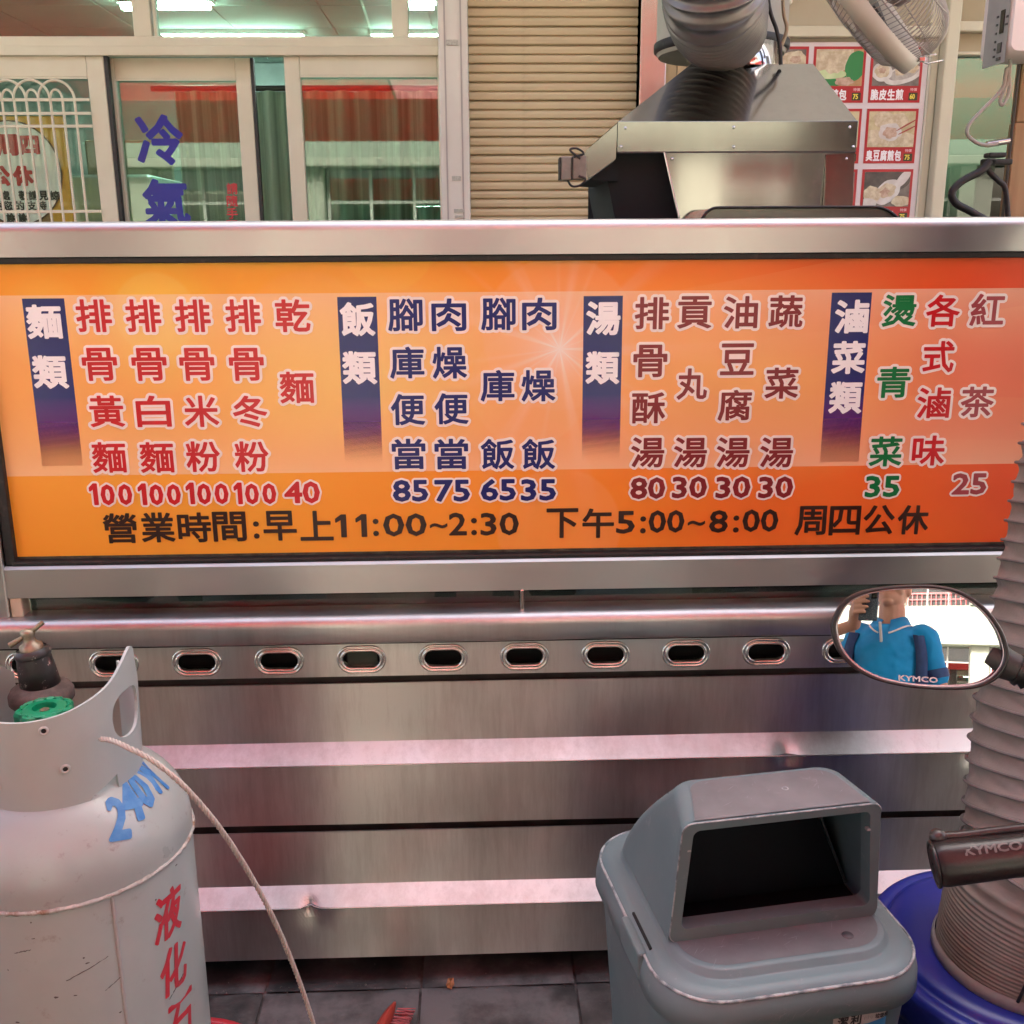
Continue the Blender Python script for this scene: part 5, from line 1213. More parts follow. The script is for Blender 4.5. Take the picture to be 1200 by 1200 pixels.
wr = [(rd.uniform(0, 6.28), rd.uniform(3, 9), rd.uniform(.3, 1)) for _ in range(6)]
for i, (s, ph_, amp, k) in enumerate(samples):
    p = at_s(s); t = (at_s(s+.01)-at_s(s-.01)).normalized(); u = (pu-t*pu.dot(t)) if pu else Vector((1, 0, 0))-t*t.x; u.normalize(); pu = u; w = t.cross(u)
    for j in range(n):
        a = 2*math.pi*j/n; f = (ph_+j/n*k) % 1.0           # the rib runs as a spiral
        prof = -amp*math.sin(math.pi*f)**.8
        wrk = .0022*k*math.sin(a*wr[0][1]+ph_*2.1+wr[0][0])*math.sin(ph_*3.7+a*2+wr[1][0])*math.sin(math.pi*f)+.0012*k*math.sin(a*17+ph_*9)*math.sin(math.pi*f)
        vs.append(p+(u*math.cos(a)+w*math.sin(a))*(Rd+prof+wrk+.0015*math.sin(2*a+s*9)))
m.add(vs, [(i*n+j, i*n+(j+1) % n, (i+1)*n+(j+1) % n, (i+1)*n+j) for i in range(len(samples)-1) for j in range(n)], True)
part('fabric_hose', m, DUM, du)
# spiral wire over the ribs
pu = None; hel = []; turn = 0
sarr = [x[0] for x in samples]; parr = [x[1] for x in samples]
s1 = comp+.03; ph1 = np.interp(s1, sarr, parr); phT = parr[-1]
nt_ = int(phT-ph1)
for q in range(nt_*48):
    tgt = ph1+q/48.0; a = -2*math.pi*(tgt % 1.0)      # solve phase + angle = integer
    s = float(np.interp(tgt, parr, sarr)); p = at_s(s); t = (at_s(s+.01)-at_s(s-.01)).normalized(); u = (pu-t*pu.dot(t)) if pu else Vector((1, 0, 0))-t*t.x; u.normalize(); pu = u; w = t.cross(u)
    hel.append(p+(u*math.cos(a)+w*math.sin(a))*(Rd+.0007+.0015*math.sin(2*a+s*9)))
part('spiral_rib', MB().tube(hel, .0024, 6), RIBM, du)
part('skirt', MB().lathe([(.130, DZ+.001), (.1335, DZ+.004), (.133, DZ+.018), (.129, DZ+.022)], (.812, -.55, 0), 64), M('skirt_grey', (.30, .28, .26), (.22, .2, .19), rough=.5, scale=12, bmp=.5, bscale=30), du)
a = R(-123); tie = bez([Vector((.812+.1335*math.cos(a), -.55+.1335*math.sin(a), DZ+.022)), Vector((.812+.1345*math.cos(a+.06), -.55+.1345*math.sin(a+.06), DZ+.06)), Vector((.814+.1345*math.cos(a+.11), -.55+.1345*math.sin(a+.11), DZ+.10)), Vector((.814+.1375*math.cos(a+.14), -.55+.1375*math.sin(a+.14), DZ+.118))], 8)
part('cable_tie', MB().tube(tie, .0024, 8), BLACKR, du); part('tie_head', MB().lathe([(0, .006), (.005, .004), (.006, 0), (.005, -.004), (0, -.006)], tuple(tie[-1]), 12), BLACKR, du)
# ------------------------------------------------------------------ wall fan seen from behind, controller box, wooden post, cables
FN = root('wall_fan', 'cream wall fan tilted down with wire guard, in front of the dumpling posters', 'fan', tuple(pY(1050, -70, 1.1)))
fc = pY(1013, -2, 1.1)                 # centre of the front ring
ax = Vector((.66, -.47, .60)).normalized()       # towards the rear of the fan
u_ = ax.cross(Vector((0, 1, 0))).normalized(); v_ = ax.cross(u_)
FR = .22
def fp(r_, a, d): return fc+ax*d+(u_*math.cos(a)+v_*math.sin(a))*r_
FM = M('fan_cream', (.80, .72, .60), (.76, .68, .56), rough=.4, scale=3); FWR = M('fan_wire', (.42, .36, .30), (.36, .30, .26), rough=.35, metal=.3, scale=3)
def floop(prof, n=96): return [[fp(r_, 2*math.pi*k/n, d) for k in range(n)] for r_, d in prof]
part('ring', MB().loft(floop([(FR-.004, -.026), (FR+.004, -.026), (FR+.006, .0), (FR+.004, .024), (FR-.004, .024), (FR-.005, 0), (FR-.004, -.026)])), FM, FN)
gw = MB()
cage = [(FR, .015), (FR+.004, .06), (FR-.012, .105), (FR-.05, .135), (.10, .152), (.055, .156)]
cg = bez([(a, b, 0) for a, b in cage], 5)
for k in range(104):
    a = 2*math.pi*k/104; gw.tube([fp(p.x, a+.18*(p.y/.15), p.y) for p in cg[::2]], .0012, 4, caps=False)
for r_, d in ((FR+.004, .05), (FR-.048, .134), (.10, .152), (.058, .156)): gw.tube([fp(r_, 2*math.pi*k/72, d) for k in range(72)], .0019, 5, closed=True)
part('rear_guard', gw, FWR, FN, kind='stuff')
gf = MB()
for k in range(90):
    a = 2*math.pi*k/90; gf.tube([fp(FR-.004, a, -.012), fp(FR-.05, a+.06, -.055), fp(.05, a+.25, -.068)], .0012, 4, caps=False)
part('front_guard', gf, FWR, FN, kind='stuff')
part('badge', MB().loft(floop([(0.001, -.074), (.045, -.073), (.052, -.066), (.05, -.06)], 40)), FM, FN)
part('motor_housing', MB().loft(floop([(.052, .04), (.075, .05), (.085, .075), (.085, .16), (.075, .20), (.05, .225), (.001, .23)], 48)), M('motor_pinkish', (.36, .27, .23), (.3, .22, .19), rough=.45, scale=3), FN)
BLM = M('fan_blade', (.06, .055, .05), rough=.35)
for q in range(3):
    a0 = 2*math.pi*q/3; vs = []; nn = 7
    for i in range(nn):
        for j in range(5):
            r_ = .04+(FR-.075)*i/(nn-1); a = a0+(.9*(j/4-.5))*(1.1 if i else .7); vs.append(fp(r_, a, -.01+.035*(j/4-.5)+.004))
    part('blade', MB().add(vs, [(i*5+j, i*5+j+1, (i+1)*5+j+1, (i+1)*5+j) for i in range(nn-1) for j in range(4)], True), BLM, FN)
part('neck', MB().tube([fp(.07, 1.0, .12), fc+ax*.18+Vector((0, .18, .12)), fc+ax*.16+Vector((0, .5, .2)), Vector((fc.x+.1, FY-.05, fc.z+.35))], .018, 12), FM, FN)
part('wall_plate', MB().box(fc.x+.03, fc.x+.17, FY-.05, FY-.001, fc.z+.25, fc.z+.45, .01), FM, FN)
fk = fp(FR+.006, 0, .0)
best = max(range(96), key=lambda k: -fp(FR, 2*math.pi*k/96, 0).z); bpnt = fp(FR+.004, 2*math.pi*best/96, .018)
part('clip', MB().tube([bpnt, bpnt+Vector((.02, 0, .012)), bpnt+Vector((.05, 0, .016))], .003, 6), POLI, FN)
part('clip', MB().tube([bpnt+Vector((-.01, 0, .006)), bpnt+Vector((.03, 0, -.006)), bpnt+Vector((.07, 0, .002))], .0022, 6), POLI, FN)
part('clip_screw', MB().obox(bpnt+Vector((.012, -.004, .004)), (1, 0, 0), (0, 1, 0), (0, 0, 1), .008, .006, .006, .002), POLI, FN)

wy = .55
WPM = M('wood_post', (.42, .28, .14), (.34, .21, .10), rough=.6, scale=3, stretch=(14, 14, .8), bmp=.25, bscale=30, dirt=(.25, .15, .08), dirt_thr=(.62, .75), dscale=12)
wx0 = pY(1186, 180, wy).x
wp_ = root('timber_post', 'light brown timber post at the right edge behind the stall', 'post', (wx0+.05, wy, 0))
zj = [pY(1190, y, wy).z for y in (262, 143, 66)]
part('board', MB().box(wx0, wx0+.14, wy, wy+.03, .0, zj[1]-.001, .003), WPM, wp_); part('board', MB().box(wx0+.002, wx0+.14, wy+.001, wy+.03, zj[1], 3.04, .003), WPM, wp_)
part('metal_edge', MB().box(wx0-.004, wx0-.0005, wy+.002, wy+.012, .0, zj[2], .001), M('dark_edge', (.10, .09, .08), rough=.5, metal=.4), wp_)
cy2 = .44
c0, c1 = pY(1168, 0, cy2), pY(1232, 74, cy2)
cb = root('wall_controller', 'white rounded control unit with grey keypad strip, top right corner above the post', 'control unit', (c0.x+.07, cy2, c1.z))
CWM = M('controller_white', (.84, .76, .70), (.82, .74, .68), rough=.35, scale=2)
zb0, zt0 = pY(1190, 64, cy2).z, pY(1190, 64, cy2).z+.30; xl = pY(1183, 30, cy2).x
def rp_(x0, x1, z0, z1, r_, n=6):
    o = []
    for cx_, cz_, a0 in ((x1-r_, z1-r_, 0), (x0+r_, z1-r_, 90), (x0+r_, z0+r_, 180), (x1-r_, z0+r_, 270)):
        for k in range(n+1): a = R(a0+90*k/n); o.append((cx_+r_*math.cos(a), cz_+r_*math.sin(a)))
    return o
o_ = rp_(xl, xl+.20, zb0, zt0, .02); i_ = rp_(xl+.008, xl+.192, zb0+.008, zt0-.008, .016)
part('housing', MB().loft([[(x, cy2+.12, z) for x, z in o_], [(x, cy2+.012, z) for x, z in o_], [(x, cy2, z) for x, z in i_]], cap0=True, cap1=True), CWM, cb)
KS = M('keypad_grey', (.36, .34, .32), (.40, .38, .35), rough=.4, scale=30)
kx0 = pY(1166, 30, cy2+.06).x; kz0 = pY(1170, 72, cy2).z
# keypad strip: slim panel on the slanted left side of the housing
m = MB(); L1 = [(kx0+.002, cy2+.055), (xl-.0005, cy2+.004)]
prof = [(kx0, cy2+.060), (xl-.001, cy2+.003), (xl-.001, cy2+.10), (kx0, cy2+.10)]
m.extr([(a, b) for a, b in prof], kz0, zt0-.01, axis='Z'); kp = part('keypad_strip', m, KS, cb)
dv = (Vector((xl-.001, cy2+.003, 0))-Vector((kx0, cy2+.060, 0))); nv = Vector((dv.y, -dv.x, 0)).normalized(); dvn = dv.normalized(); mid = (Vector((kx0, cy2+.060, 0))+Vector((xl-.001, cy2+.003, 0)))/2
def kb(off, z, hw, hh, mat, name): part(name, MB().obox(mid+dvn*off+nv*.0012+Vector((0, 0, z)), dvn, nv, (0, 0, 1), hw, .0012, hh, .0005), mat, kp)
H_ = lambda py: pY(1172, py, cy2).z
kb(.004, (H_(8)+H_(36))/2, .008, (H_(8)-H_(36))/2, M('lcd_black', (.01, .01, .01), rough=.15), 'display')
for py in (14, 24, 34, 44, 53, 62): kb(-.018, H_(py), .003, .0022, M('key_dark', (.07, .065, .06), rough=.4), 'key')
for py in (18, 27): kb(.022, H_(py), .004, .0022, MATS['key_dark'], 'key')
kb(.002, H_(53), .008, .010, MATS['key_dark'], 'key'); kb(.002, H_(66), .008, .003, MATS['key_dark'], 'key')
WCB = M('white_cable', (.45, .42, .36), (.38, .35, .30), rough=.45, scale=9)
single('white_cable', MB().tube(bez(P3([(1184, 70), (1181, 95), (1172, 118), (1176, 122), (1183, 105), (1180, 80), (1176, 100), (1168, 112), (1150, 130), (1136, 146), (1134, 158), (1146, 168), (1160, 170), (1170, 168)], wy-.05), 8), .0042, 8), WCB, 'looped white cable hanging from the control unit to the plug', 'cable')
pg = root('cable_plug', 'dark cable connectors fixed on the left side of the timber post', 'connector', tuple(pY(1166, 188, wy-.03)))
for (x, y, w, h) in ((1166, 182, .02, .010), (1170, 190, .026, .012), (1158, 190, .012, .014)):
    p = pY(x, y, wy-.03); part('connector', MB().box(p.x-w, p.x+w, wy-.045, wy-.015, p.z-h/2, p.z+h/2, .003), BLACKR, pg)
p = pY(1172, 167, wy-.03); part('bolt', MB().tube([p+Vector((-.03, 0, -.004)), p+Vector((.02, 0, .004))], .007, 8), POLI, pg)
single('black_hose', MB().tube(bez(P3([(1160, 188), (1150, 200), (1128, 212), (1116, 225), (1120, 238), (1138, 248), (1160, 262), (1175, 280)], wy-.04), 10), .0085, 12), BLACKR, 'thick black cable looping left from the plugs to behind the top rail', 'cable')
single('black_hose', MB().tube(bez(P3([(1156, 192), (1160, 202), (1170, 212), (1178, 222), (1182, 262)], wy-.02), 10), .006, 10), BLACKR, 'short black cable running down the left edge of the timber post', 'cable')
# ------------------------------------------------------------------ awning, added unseen pillars and the street behind the viewer
AW = root('red_awning', 'red and pink translucent street awning overhead, seen reflected in the steel', 'awning', (0, -1.2, 2.6))
def cloth(n, c, tr, rough=.6):
    m = bpy.data.materials.new(n); m.use_nodes = True; nt = m.node_tree; b = nt.nodes['Principled BSDF']; b.inputs['Base Color'].default_value = lin(c); b.inputs['Roughness'].default_value = rough
    t = N(nt, 'ShaderNodeBsdfTranslucent'); t.inputs[0].default_value = lin(c); mx = N(nt, 'ShaderNodeMixShader'); mx.inputs[0].default_value = tr
    nt.links.new(b.outputs[0], mx.inputs[1]); nt.links.new(t.outputs[0], mx.inputs[2]); nt.links.new(mx.outputs[0], nt.nodes['Material Output'].inputs[0]); return m
AR = cloth('awning_red', (.72, .10, .09), .6); AP = cloth('awning_pale', (.84, .48, .485), .62)
ay0, ay1, az0, az1 = -1.1, -4.3, 3.15, 2.90
def aw_strip(x0, x1, mat):
    m = MB(); n = 10; t_ = [(ay0+(ay1-ay0)*i/n, az0+(az1-az0)*i/n-.03*math.sin(math.pi*i/n)) for i in range(n+1)]
    prof = t_+[(y, z+.004) for y, z in t_[::-1]]
    m.extr(prof, x0, x1, smooth=False); return part('cloth_panel', m, mat, AW)
for a, b, mt in ((-3.9, -.78, AR), (-.78, 1.05, AP), (1.05, 2.6, AR), (3.9, 6.6, AR)): aw_strip(a, b-.004, mt)
part('valance', MB().box(-3.9, 6.6, ay1-.012, ay1-.004, az1-.40, az1+.01), AR, AW)
for x in (-3.88, -.78, 1.05, 2.58): part('awning_rib', MB().tube([(x, ay0, az0-.02), (x, (ay0+ay1)/2, (az0+az1)/2-.055), (x, ay1, az1-.02)], .014, 8), POLI, AW)
PIL = M('pillar_tile', (.10, .085, .08), (.07, .06, .055), rough=.35, scale=6)  # pillars added out of view to reflect as dark bands in the steel
for x, w, lab in ((-1.75, .36, 'unseen dark tiled pillar added behind the viewer on the left for a dark band in the steel'), (1.95, .5, 'unseen dark tiled pillar added behind the viewer on the right for a dark band in the steel')):
    p = root('reflection_pillar', lab, 'pillar', (x, -3.0, 0), 'added street pillars')
    part('shaft', MB().box(x-w/2, x+w/2, -3.25, -2.75, 0, 3.05, .01), PIL, p); part('base', MB().box(x-w/2-.02, x+w/2+.02, -3.27, -2.73, 0, .12, .01), PIL, p)
# building opposite
BY = -10.5
GRT = M('green_pebbledash', (.135, .165, .13), (.18, .20, .165), rough=.9, scale=60, thr=(.4, .6), bmp=.6, bscale=90); CRM = M('cream_render', (.19, .20, .16), (.17, .18, .145), rough=.85, scale=2); WGL = glass('far_window_glass', (.25, .3, .3), .35); WFR = M('window_frame_pale', (.24, .24, .22), rough=.4); RAL = M('rail_red', (.45, .08, .08), rough=.5)
bl_ = root('opposite_building', 'pale green and cream building across the street with railed windows, seen in the mirror', 'building', (0, BY, 0))
part('wall', MB().box(-14, 14, BY-6, BY-.4, 0, 13), M('building_core', (.35, .34, .30), rough=.9), bl_)
for fl in range(4):
    z = 3.1*fl
    part('wall_band', MB().box(-14, 14, BY-.4, BY, z-.25 if fl else -.1, z+.95, .02), GRT if fl else CRM, bl_)
    part('ledge', MB().box(-14, 14, BY-.4, BY+.25, z+2.70, z+2.84, .02), CRM, bl_)
    for i in range(-5, 6):
        x = i*2.7
        part('column', MB().box(x-.28, x+.28, BY-.4, BY+.06, z+.95, z+2.70, .02), CRM, bl_)
        w = part('window', MB().box(x+.30, x+2.4, BY-.30, BY-.22, z+.97, z+2.68), WGL, bl_)
        for q in (x+.30, x+.98, x+1.68, x+2.36): part('frame', MB().box(q, q+.05, BY-.215, BY-.17, z+.97, z+2.68, .005), WFR, w)
        part('frame', MB().box(x+.35, x+2.36, BY-.21, BY-.175, z+2.15, z+2.20, .005), WFR, w)
        if fl:
            rl = MB()
            for k in range(14): rl.box(x+.34+k*.16, x+.355+k*.16, BY-.12, BY-.105, z+.97, z+1.42)
            rl.box(x+.30, x+2.42, BY-.125, BY-.10, z+1.42, z+1.45); rl.box(x+.30, x+2.42, BY-.125, BY-.10, z+1.2, z+1.22); part('railing', rl, RAL, w, kind='stuff')
# ------------------------------------------------------------------ the photographer, seen in the mirror
# body = one continuous surface grown from overlapping forms by a voxel remesh
PX, PYY = -.03, -2.17
per = root('person', 'person in a bright blue polo shirt holding up a phone, reflected in the oval mirror', 'person', (PX, PYY, 0))
def ball(m, c, rx, ry, rz, n=16, rot=None):
    t = MB(); vs = []
    for i in range(n+1):
        a = math.pi*i/n
        for k in range(2*n): b_ = math.pi*k/n; vs.append((rx*math.sin(a)*math.cos(b_), ry*math.sin(a)*math.sin(b_), rz*math.cos(a)))
    if rot: vs = [tuple(rot @ Vector(v)) for v in vs]
    vs = [(v[0]+c[0], v[1]+c[1], v[2]+c[2]) for v in vs]
    m.add(vs, [(i*2*n+k, i*2*n+(k+1) % (2*n), (i+1)*2*n+(k+1) % (2*n), (i+1)*2*n+k) for i in range(n) for k in range(2*n)], True)
def limb(m, pts, rs, n=16):
    p = bez(pts, 5); r_ = np.interp(np.linspace(0, len(pts)-1, len(p)), range(len(pts)), rs)
    m.tube(p, list(r_), n)
    for q, rr in ((p[0], r_[0]), (p[-1], r_[-1])): ball(m, q, rr, rr, rr, 8)
def ell_loft(m, secs, n=28):     # (z, cx, cy, rx, ry)
    m.loft([[(cx_+rx*math.cos(2*math.pi*k/n), cy_+ry*math.sin(2*math.pi*k/n), z) for k in range(n)] for z, cx_, cy_, rx, ry in secs], cap0=True, cap1=True)
P = lambda x, y, z: Vector((PX+x, PYY+y, z))
b = MB()
ell_loft(b, [(.86, PX, PYY, .165, .12), (.95, PX, PYY, .155, .125), (1.05, PX, PYY, .148, .118), (1.18, PX, PYY+.005, .152, .115), (1.28, PX, PYY+.005, .156, .108), (1.36, PX, PYY, .135, .085), (1.40, PX, PYY-.005, .085, .065)])
limb(b, [P(0, -.01, 1.36), P(0, .0, 1.43), P(0, .01, 1.49)], [.072, .064, .062])
ball(b, P(0, .0, 1.60), .077, .096, .112); ball(b, P(0, .035, 1.525), .060, .062, .052); ball(b, P(0, .072, 1.497), .030, .026, .022)   # cranium, jaw, chin
ball(b, P(0, .100, 1.575), .014, .020, .026); ball(b, P(0, .108, 1.562), .017, .012, .011); ball(b, P(0, .088, 1.530), .028, .014, .008); ball(b, P(0, .087, 1.518), .024, .013, .008)
for s in (-1, 1):
    ball(b, P(s*.077, .0, 1.58), .012, .022, .034); ball(b, P(s*.030, .078, 1.615), .020, .014, .008); ball(b, P(s*.045, .055, 1.56), .024, .03, .026)
SHZ = 1.345
ARM = {-1: [P(-.162, .0, SHZ), P(-.235, .03, 1.12), P(-.185, .235, 1.30), P(-.165, .262, 1.345)], 1: [P(.162, .0, SHZ), P(.235, -.02, 1.09), P(.225, .06, .90), P(.205, .12, .82)]}
for s in (-1, 1):
    a = ARM[s]; limb(b, [a[0], a[0].lerp(a[1], .5), a[1]], [.056, .046, .040]); limb(b, [a[1], a[1].lerp(a[2], .45), a[2]], [.040, .037, .026])
    limb(b, [P(s*.085, 0, .90), P(s*.10, .01, .68), P(s*.105, .01, .50)], [.092, .075, .055]); limb(b, [P(s*.105, .01, .50), P(s*.11, -.01, .32), P(s*.115, -.005, .09)], [.055, .053, .036])
    limb(b, [P(s*.115, -.02, .055), P(s*.125, .08, .045), P(s*.13, .15, .035)], [.042, .036, .030])
# hands: palm, four bent fingers, thumb, closed round the phone (phone stands at y -1.872)
PHX, PHZ, PHY = -.028, 1.425, -1.874
def hand(side):
    # fingers wrap the back of the phone (camera side) from its edge, thumb rests on the screen side
    ex = PHX+side*.040
    w = Vector((ex+side*.040, PHY-.055, PHZ-.085)); palm = Vector((ex+side*.022, PHY-.022, PHZ-.040))
    fore = ARM[side][2]; limb(b, [fore, w.lerp(fore, .3), w], [.026, .024, .025])
    limb(b, [w, palm+Vector((side*.004, -.004, 0)), palm+Vector((0, .002, .030))], [.026, .028, .024])
    for k, (L_, dz) in enumerate(((.054, .046), (.060, .024), (.056, .002), (.044, -.020))):
        z = PHZ-.030+dz; k0 = Vector((ex+side*.018, PHY-.006, z-.004)); k1 = Vector((ex+side*.013, PHY+.014, z)); k2 = Vector((ex-side*(L_*.30), PHY+.0165, z+.003)); k3 = Vector((ex-side*(L_*.72), PHY+.0135, z+.004))
        limb(b, [k0, k1], [.0105, .0095], 10); limb(b, [k1, k2], [.0092, .0082], 10); limb(b, [k2, k3], [.0082, .0070], 10)
    t0 = palm+Vector((0, -.008, .0)); limb(b, [t0, Vector((ex+side*.004, PHY-.022, PHZ-.012)), Vector((ex-side*.010, PHY-.014, PHZ+.012))], [.015, .0115, .0088], 10)
hand(-1)
hz = P(.205, .12, .82)          # right hand hangs relaxed at the side
limb(b, [hz, hz+Vector((-.004, .012, -.05)), hz+Vector((-.006, .018, -.085))], [.026, .032, .028])
for k in range(4):
    o = hz+Vector((-.006+(-.001)*k, .048-.021*k, -.085)); L_ = (.062, .070, .066, .052)[k]
    limb(b, [o, o+Vector((-.004, .002, -L_*.5)), o+Vector((-.018, .004, -L_))], [.0095, .0088, .0075], 10)
limb(b, [hz+Vector((-.004, .034, -.03)), hz+Vector((-.012, .058, -.06)), hz+Vector((-.018, .060, -.088))], [.013, .011, .0088], 10)
SKIN = M('skin', (.50, .27, .19), (.44, .22, .15), rough=.5, scale=14, bmp=.1, bscale=200)
bo = part('body', b, SKIN, per); rm = bo.modifiers.new('remesh', 'REMESH'); rm.mode = 'VOXEL'; rm.voxel_size = .0048; rm.use_smooth_shade = True
sm_m = bo.modifiers.new('smooth', 'SMOOTH'); sm_m.iterations = 2; sm_m.factor = .5
HAIR = M('hair_black', (.012, .010, .010), (.03, .027, .025), rough=.5, scale=120)
h = MB(); ball(h, P(0, -.012, 1.622), .086, .102, .108); ho_ = part('hair', h, HAIR, per)
bpy.context.view_layer.update()
bmh = bmesh.new(); bmh.from_mesh(ho_.data); L0 = Vector((0, 0, 0))
bmesh.ops.delete(bmh, geom=[v for v in bmh.verts if (v.co.y > .030+.35*(v.co.z-1.68)*-1 and v.co.z < 1.66) or v.co.z < 1.56], context='VERTS'); bmh.to_mesh(ho_.data); bmh.free()
EYE = M('eye_dark', (.03, .02, .015), rough=.2)
for s in (-1, 1):
    e = MB(); ball(e, P(s*.031, .0800, 1.594), .0125, .008, .0055, 8); part('eye', e, EYE, per)
SHIRT = M('shirt_blue', (.0, .30, .68), (.0, .26, .60), rough=.75, scale=7, bmp=.4, bscale=320); NAVY = M('shirt_navy', (.02, .05, .16), (.03, .07, .20), rough=.75, scale=20, bmp=.4, bscale=320); WCL = M('shirt_white_trim', (.75, .74, .72), rough=.7)
s_ = MB()
ell_loft(s_, [(.845, PX, PYY, .178, .138), (.95, PX, PYY, .172, .140), (1.05, PX, PYY, .166, .134), (1.18, PX, PYY+.005, .170, .130), (1.28, PX, PYY+.005, .174, .122), (1.355, PX, PYY, .150, .098), (1.392, PX, PYY-.005, .100, .080)])
for s in (-1, 1):
    a = ARM[s]; limb(s_, [P(s*.12, 0, 1.325), a[0], a[0].lerp(a[1], .45), a[0].lerp(a[1], .74)], [.062, .060, .056, .056])
so_ = part('polo_shirt', s_, SHIRT, per); rm = so_.modifiers.new('remesh', 'REMESH'); rm.mode = 'VOXEL'; rm.voxel_size = .008; rm.use_smooth_shade = True; q_ = so_.modifiers.new('smooth', 'SMOOTH'); q_.iterations = 4
ft = bpy.data.textures.new('folds', 'CLOUDS'); ft.noise_scale = .06; dm = so_.modifiers.new('folds', 'DISPLACE'); dm.texture = ft; dm.strength = .016; dm.mid_level = .5
# navy side panels and shoulder stripes, white-edged collar, placket
for s in (-1, 1):
    a = ARM[s]; pn = MB(); pts = [P(s*.150, .075, 1.335), P(s*.168, .075, 1.24), P(s*.172, .075, 1.12), P(s*.178, .06, .96)]
    bz = bez(pts, 6); pn.loft([[p+Vector((-.022, .016, 0)), p+Vector((.022, .004 if s > 0 else .016, 0)), p+Vector((.022, -.008, 0)), p+Vector((-.022, -.008, 0))] for p in bz], smooth=True, cap0=True, cap1=True); part('side_panel', pn, NAVY, per)
    sl2 = MB(); c = a[0].lerp(a[1], .40); ax_ = (a[1]-a[0]).normalized(); sl2.tube([a[0].lerp(a[1], .60), a[0].lerp(a[1], .755)], [.0600, .0595], 24, caps=False); part('sleeve_hem', sl2, NAVY, per)
cl_ = MB(); n = 40; loops = []
for r_, z, fo in ((.068, 1.430, 0), (.074, 1.436, .0), (.098, 1.392, .016), (.104, 1.384, .020)):
    loops.append([(PX+r_*math.sin(t)*1.02, PYY+.002+r_*.95*math.cos(t)+fo*max(0, math.cos(t)), z-.030*max(0, math.cos(t))**3-(.03*max(0, math.cos(t))**2 if r_ > .09 else 0)) for t in [R(14+332*k/n) for k in range(n+1)]])
vs = [p for L in loops[:3] for p in L]; m_ = n+1
cl_.add(vs, [(i*m_+k, i*m_+k+1, (i+1)*m_+k+1, (i+1)*m_+k) for i in range(2) for k in range(n)], True); part('collar', cl_, SHIRT, per)
ed = MB(); ed.tube(loops[2], .0045, 6); part('collar_trim', ed, WCL, per)
pk = MB(); pk.obox(P(0, .137, 1.33), (1, 0, 0), (0, .92, -.38), (0, .38, .92), .006, .004, .050, .002); part('placket', pk, WCL, per)
TR = M('trousers_beige', (.40, .35, .28), (.36, .31, .25), rough=.85, scale=5, bmp=.3)
t_ = MB(); ell_loft(t_, [(.80, PX, PYY, .178, .135), (.90, PX, PYY, .182, .140), (.935, PX, PYY, .178, .136)])
for s in (-1, 1): limb(t_, [P(s*.088, 0, .84), P(s*.102, .01, .66), P(s*.108, .01, .47)], [.102, .090, .078])
to_ = part('shorts', t_, TR, per); rm = to_.modifiers.new('remesh', 'REMESH'); rm.mode = 'VOXEL'; rm.voxel_size = .010; rm.use_smooth_shade = True
for s in (-1, 1):
    sh_ = MB(); c = P(s*.12, .06, 0)
    sh_.loft([[(c.x+w*math.cos(a), c.y+l*math.sin(a)+o, z) for a in [2*math.pi*k/28 for k in range(28)]] for z, w, l, o in ((.0, .048, .135, 0), (.02, .050, .138, 0), (.05, .047, .125, -.005), (.08, .040, .08, -.04), (.105, .036, .055, -.055))], cap0=True); part('shoe', sh_, M('shoe_dark', (.03, .03, .035), rough=.5), per)
ph = root('phone', 'dark phone held upright at the viewpoint, its speckled case seen in the mirror', 'phone', (PHX, PHY, PHZ-.08))
CASE = M('phone_case', (.03, .045, .07), (.10, .12, .15), rough=.35, scale=160, thr=(.5, .56))
part('case', MB().box(PHX-.0385, PHX+.0385, PHY-.0045, PHY+.0055, PHZ-.080, PHZ+.080, .0035), CASE, ph)
part('screen', MB().box(PHX-.035, PHX+.035, PHY-.0057, PHY-.0046, PHZ-.075, PHZ+.075, .0004), M('phone_screen', (.02, .02, .022), rough=.08), ph)
part('camera_island', MB().box(PHX+.010, PHX+.034, PHY+.0052, PHY+.0072, PHZ+.012, PHZ+.072, .001), M('lens_black', (.01, .01, .012), rough=.1), ph)
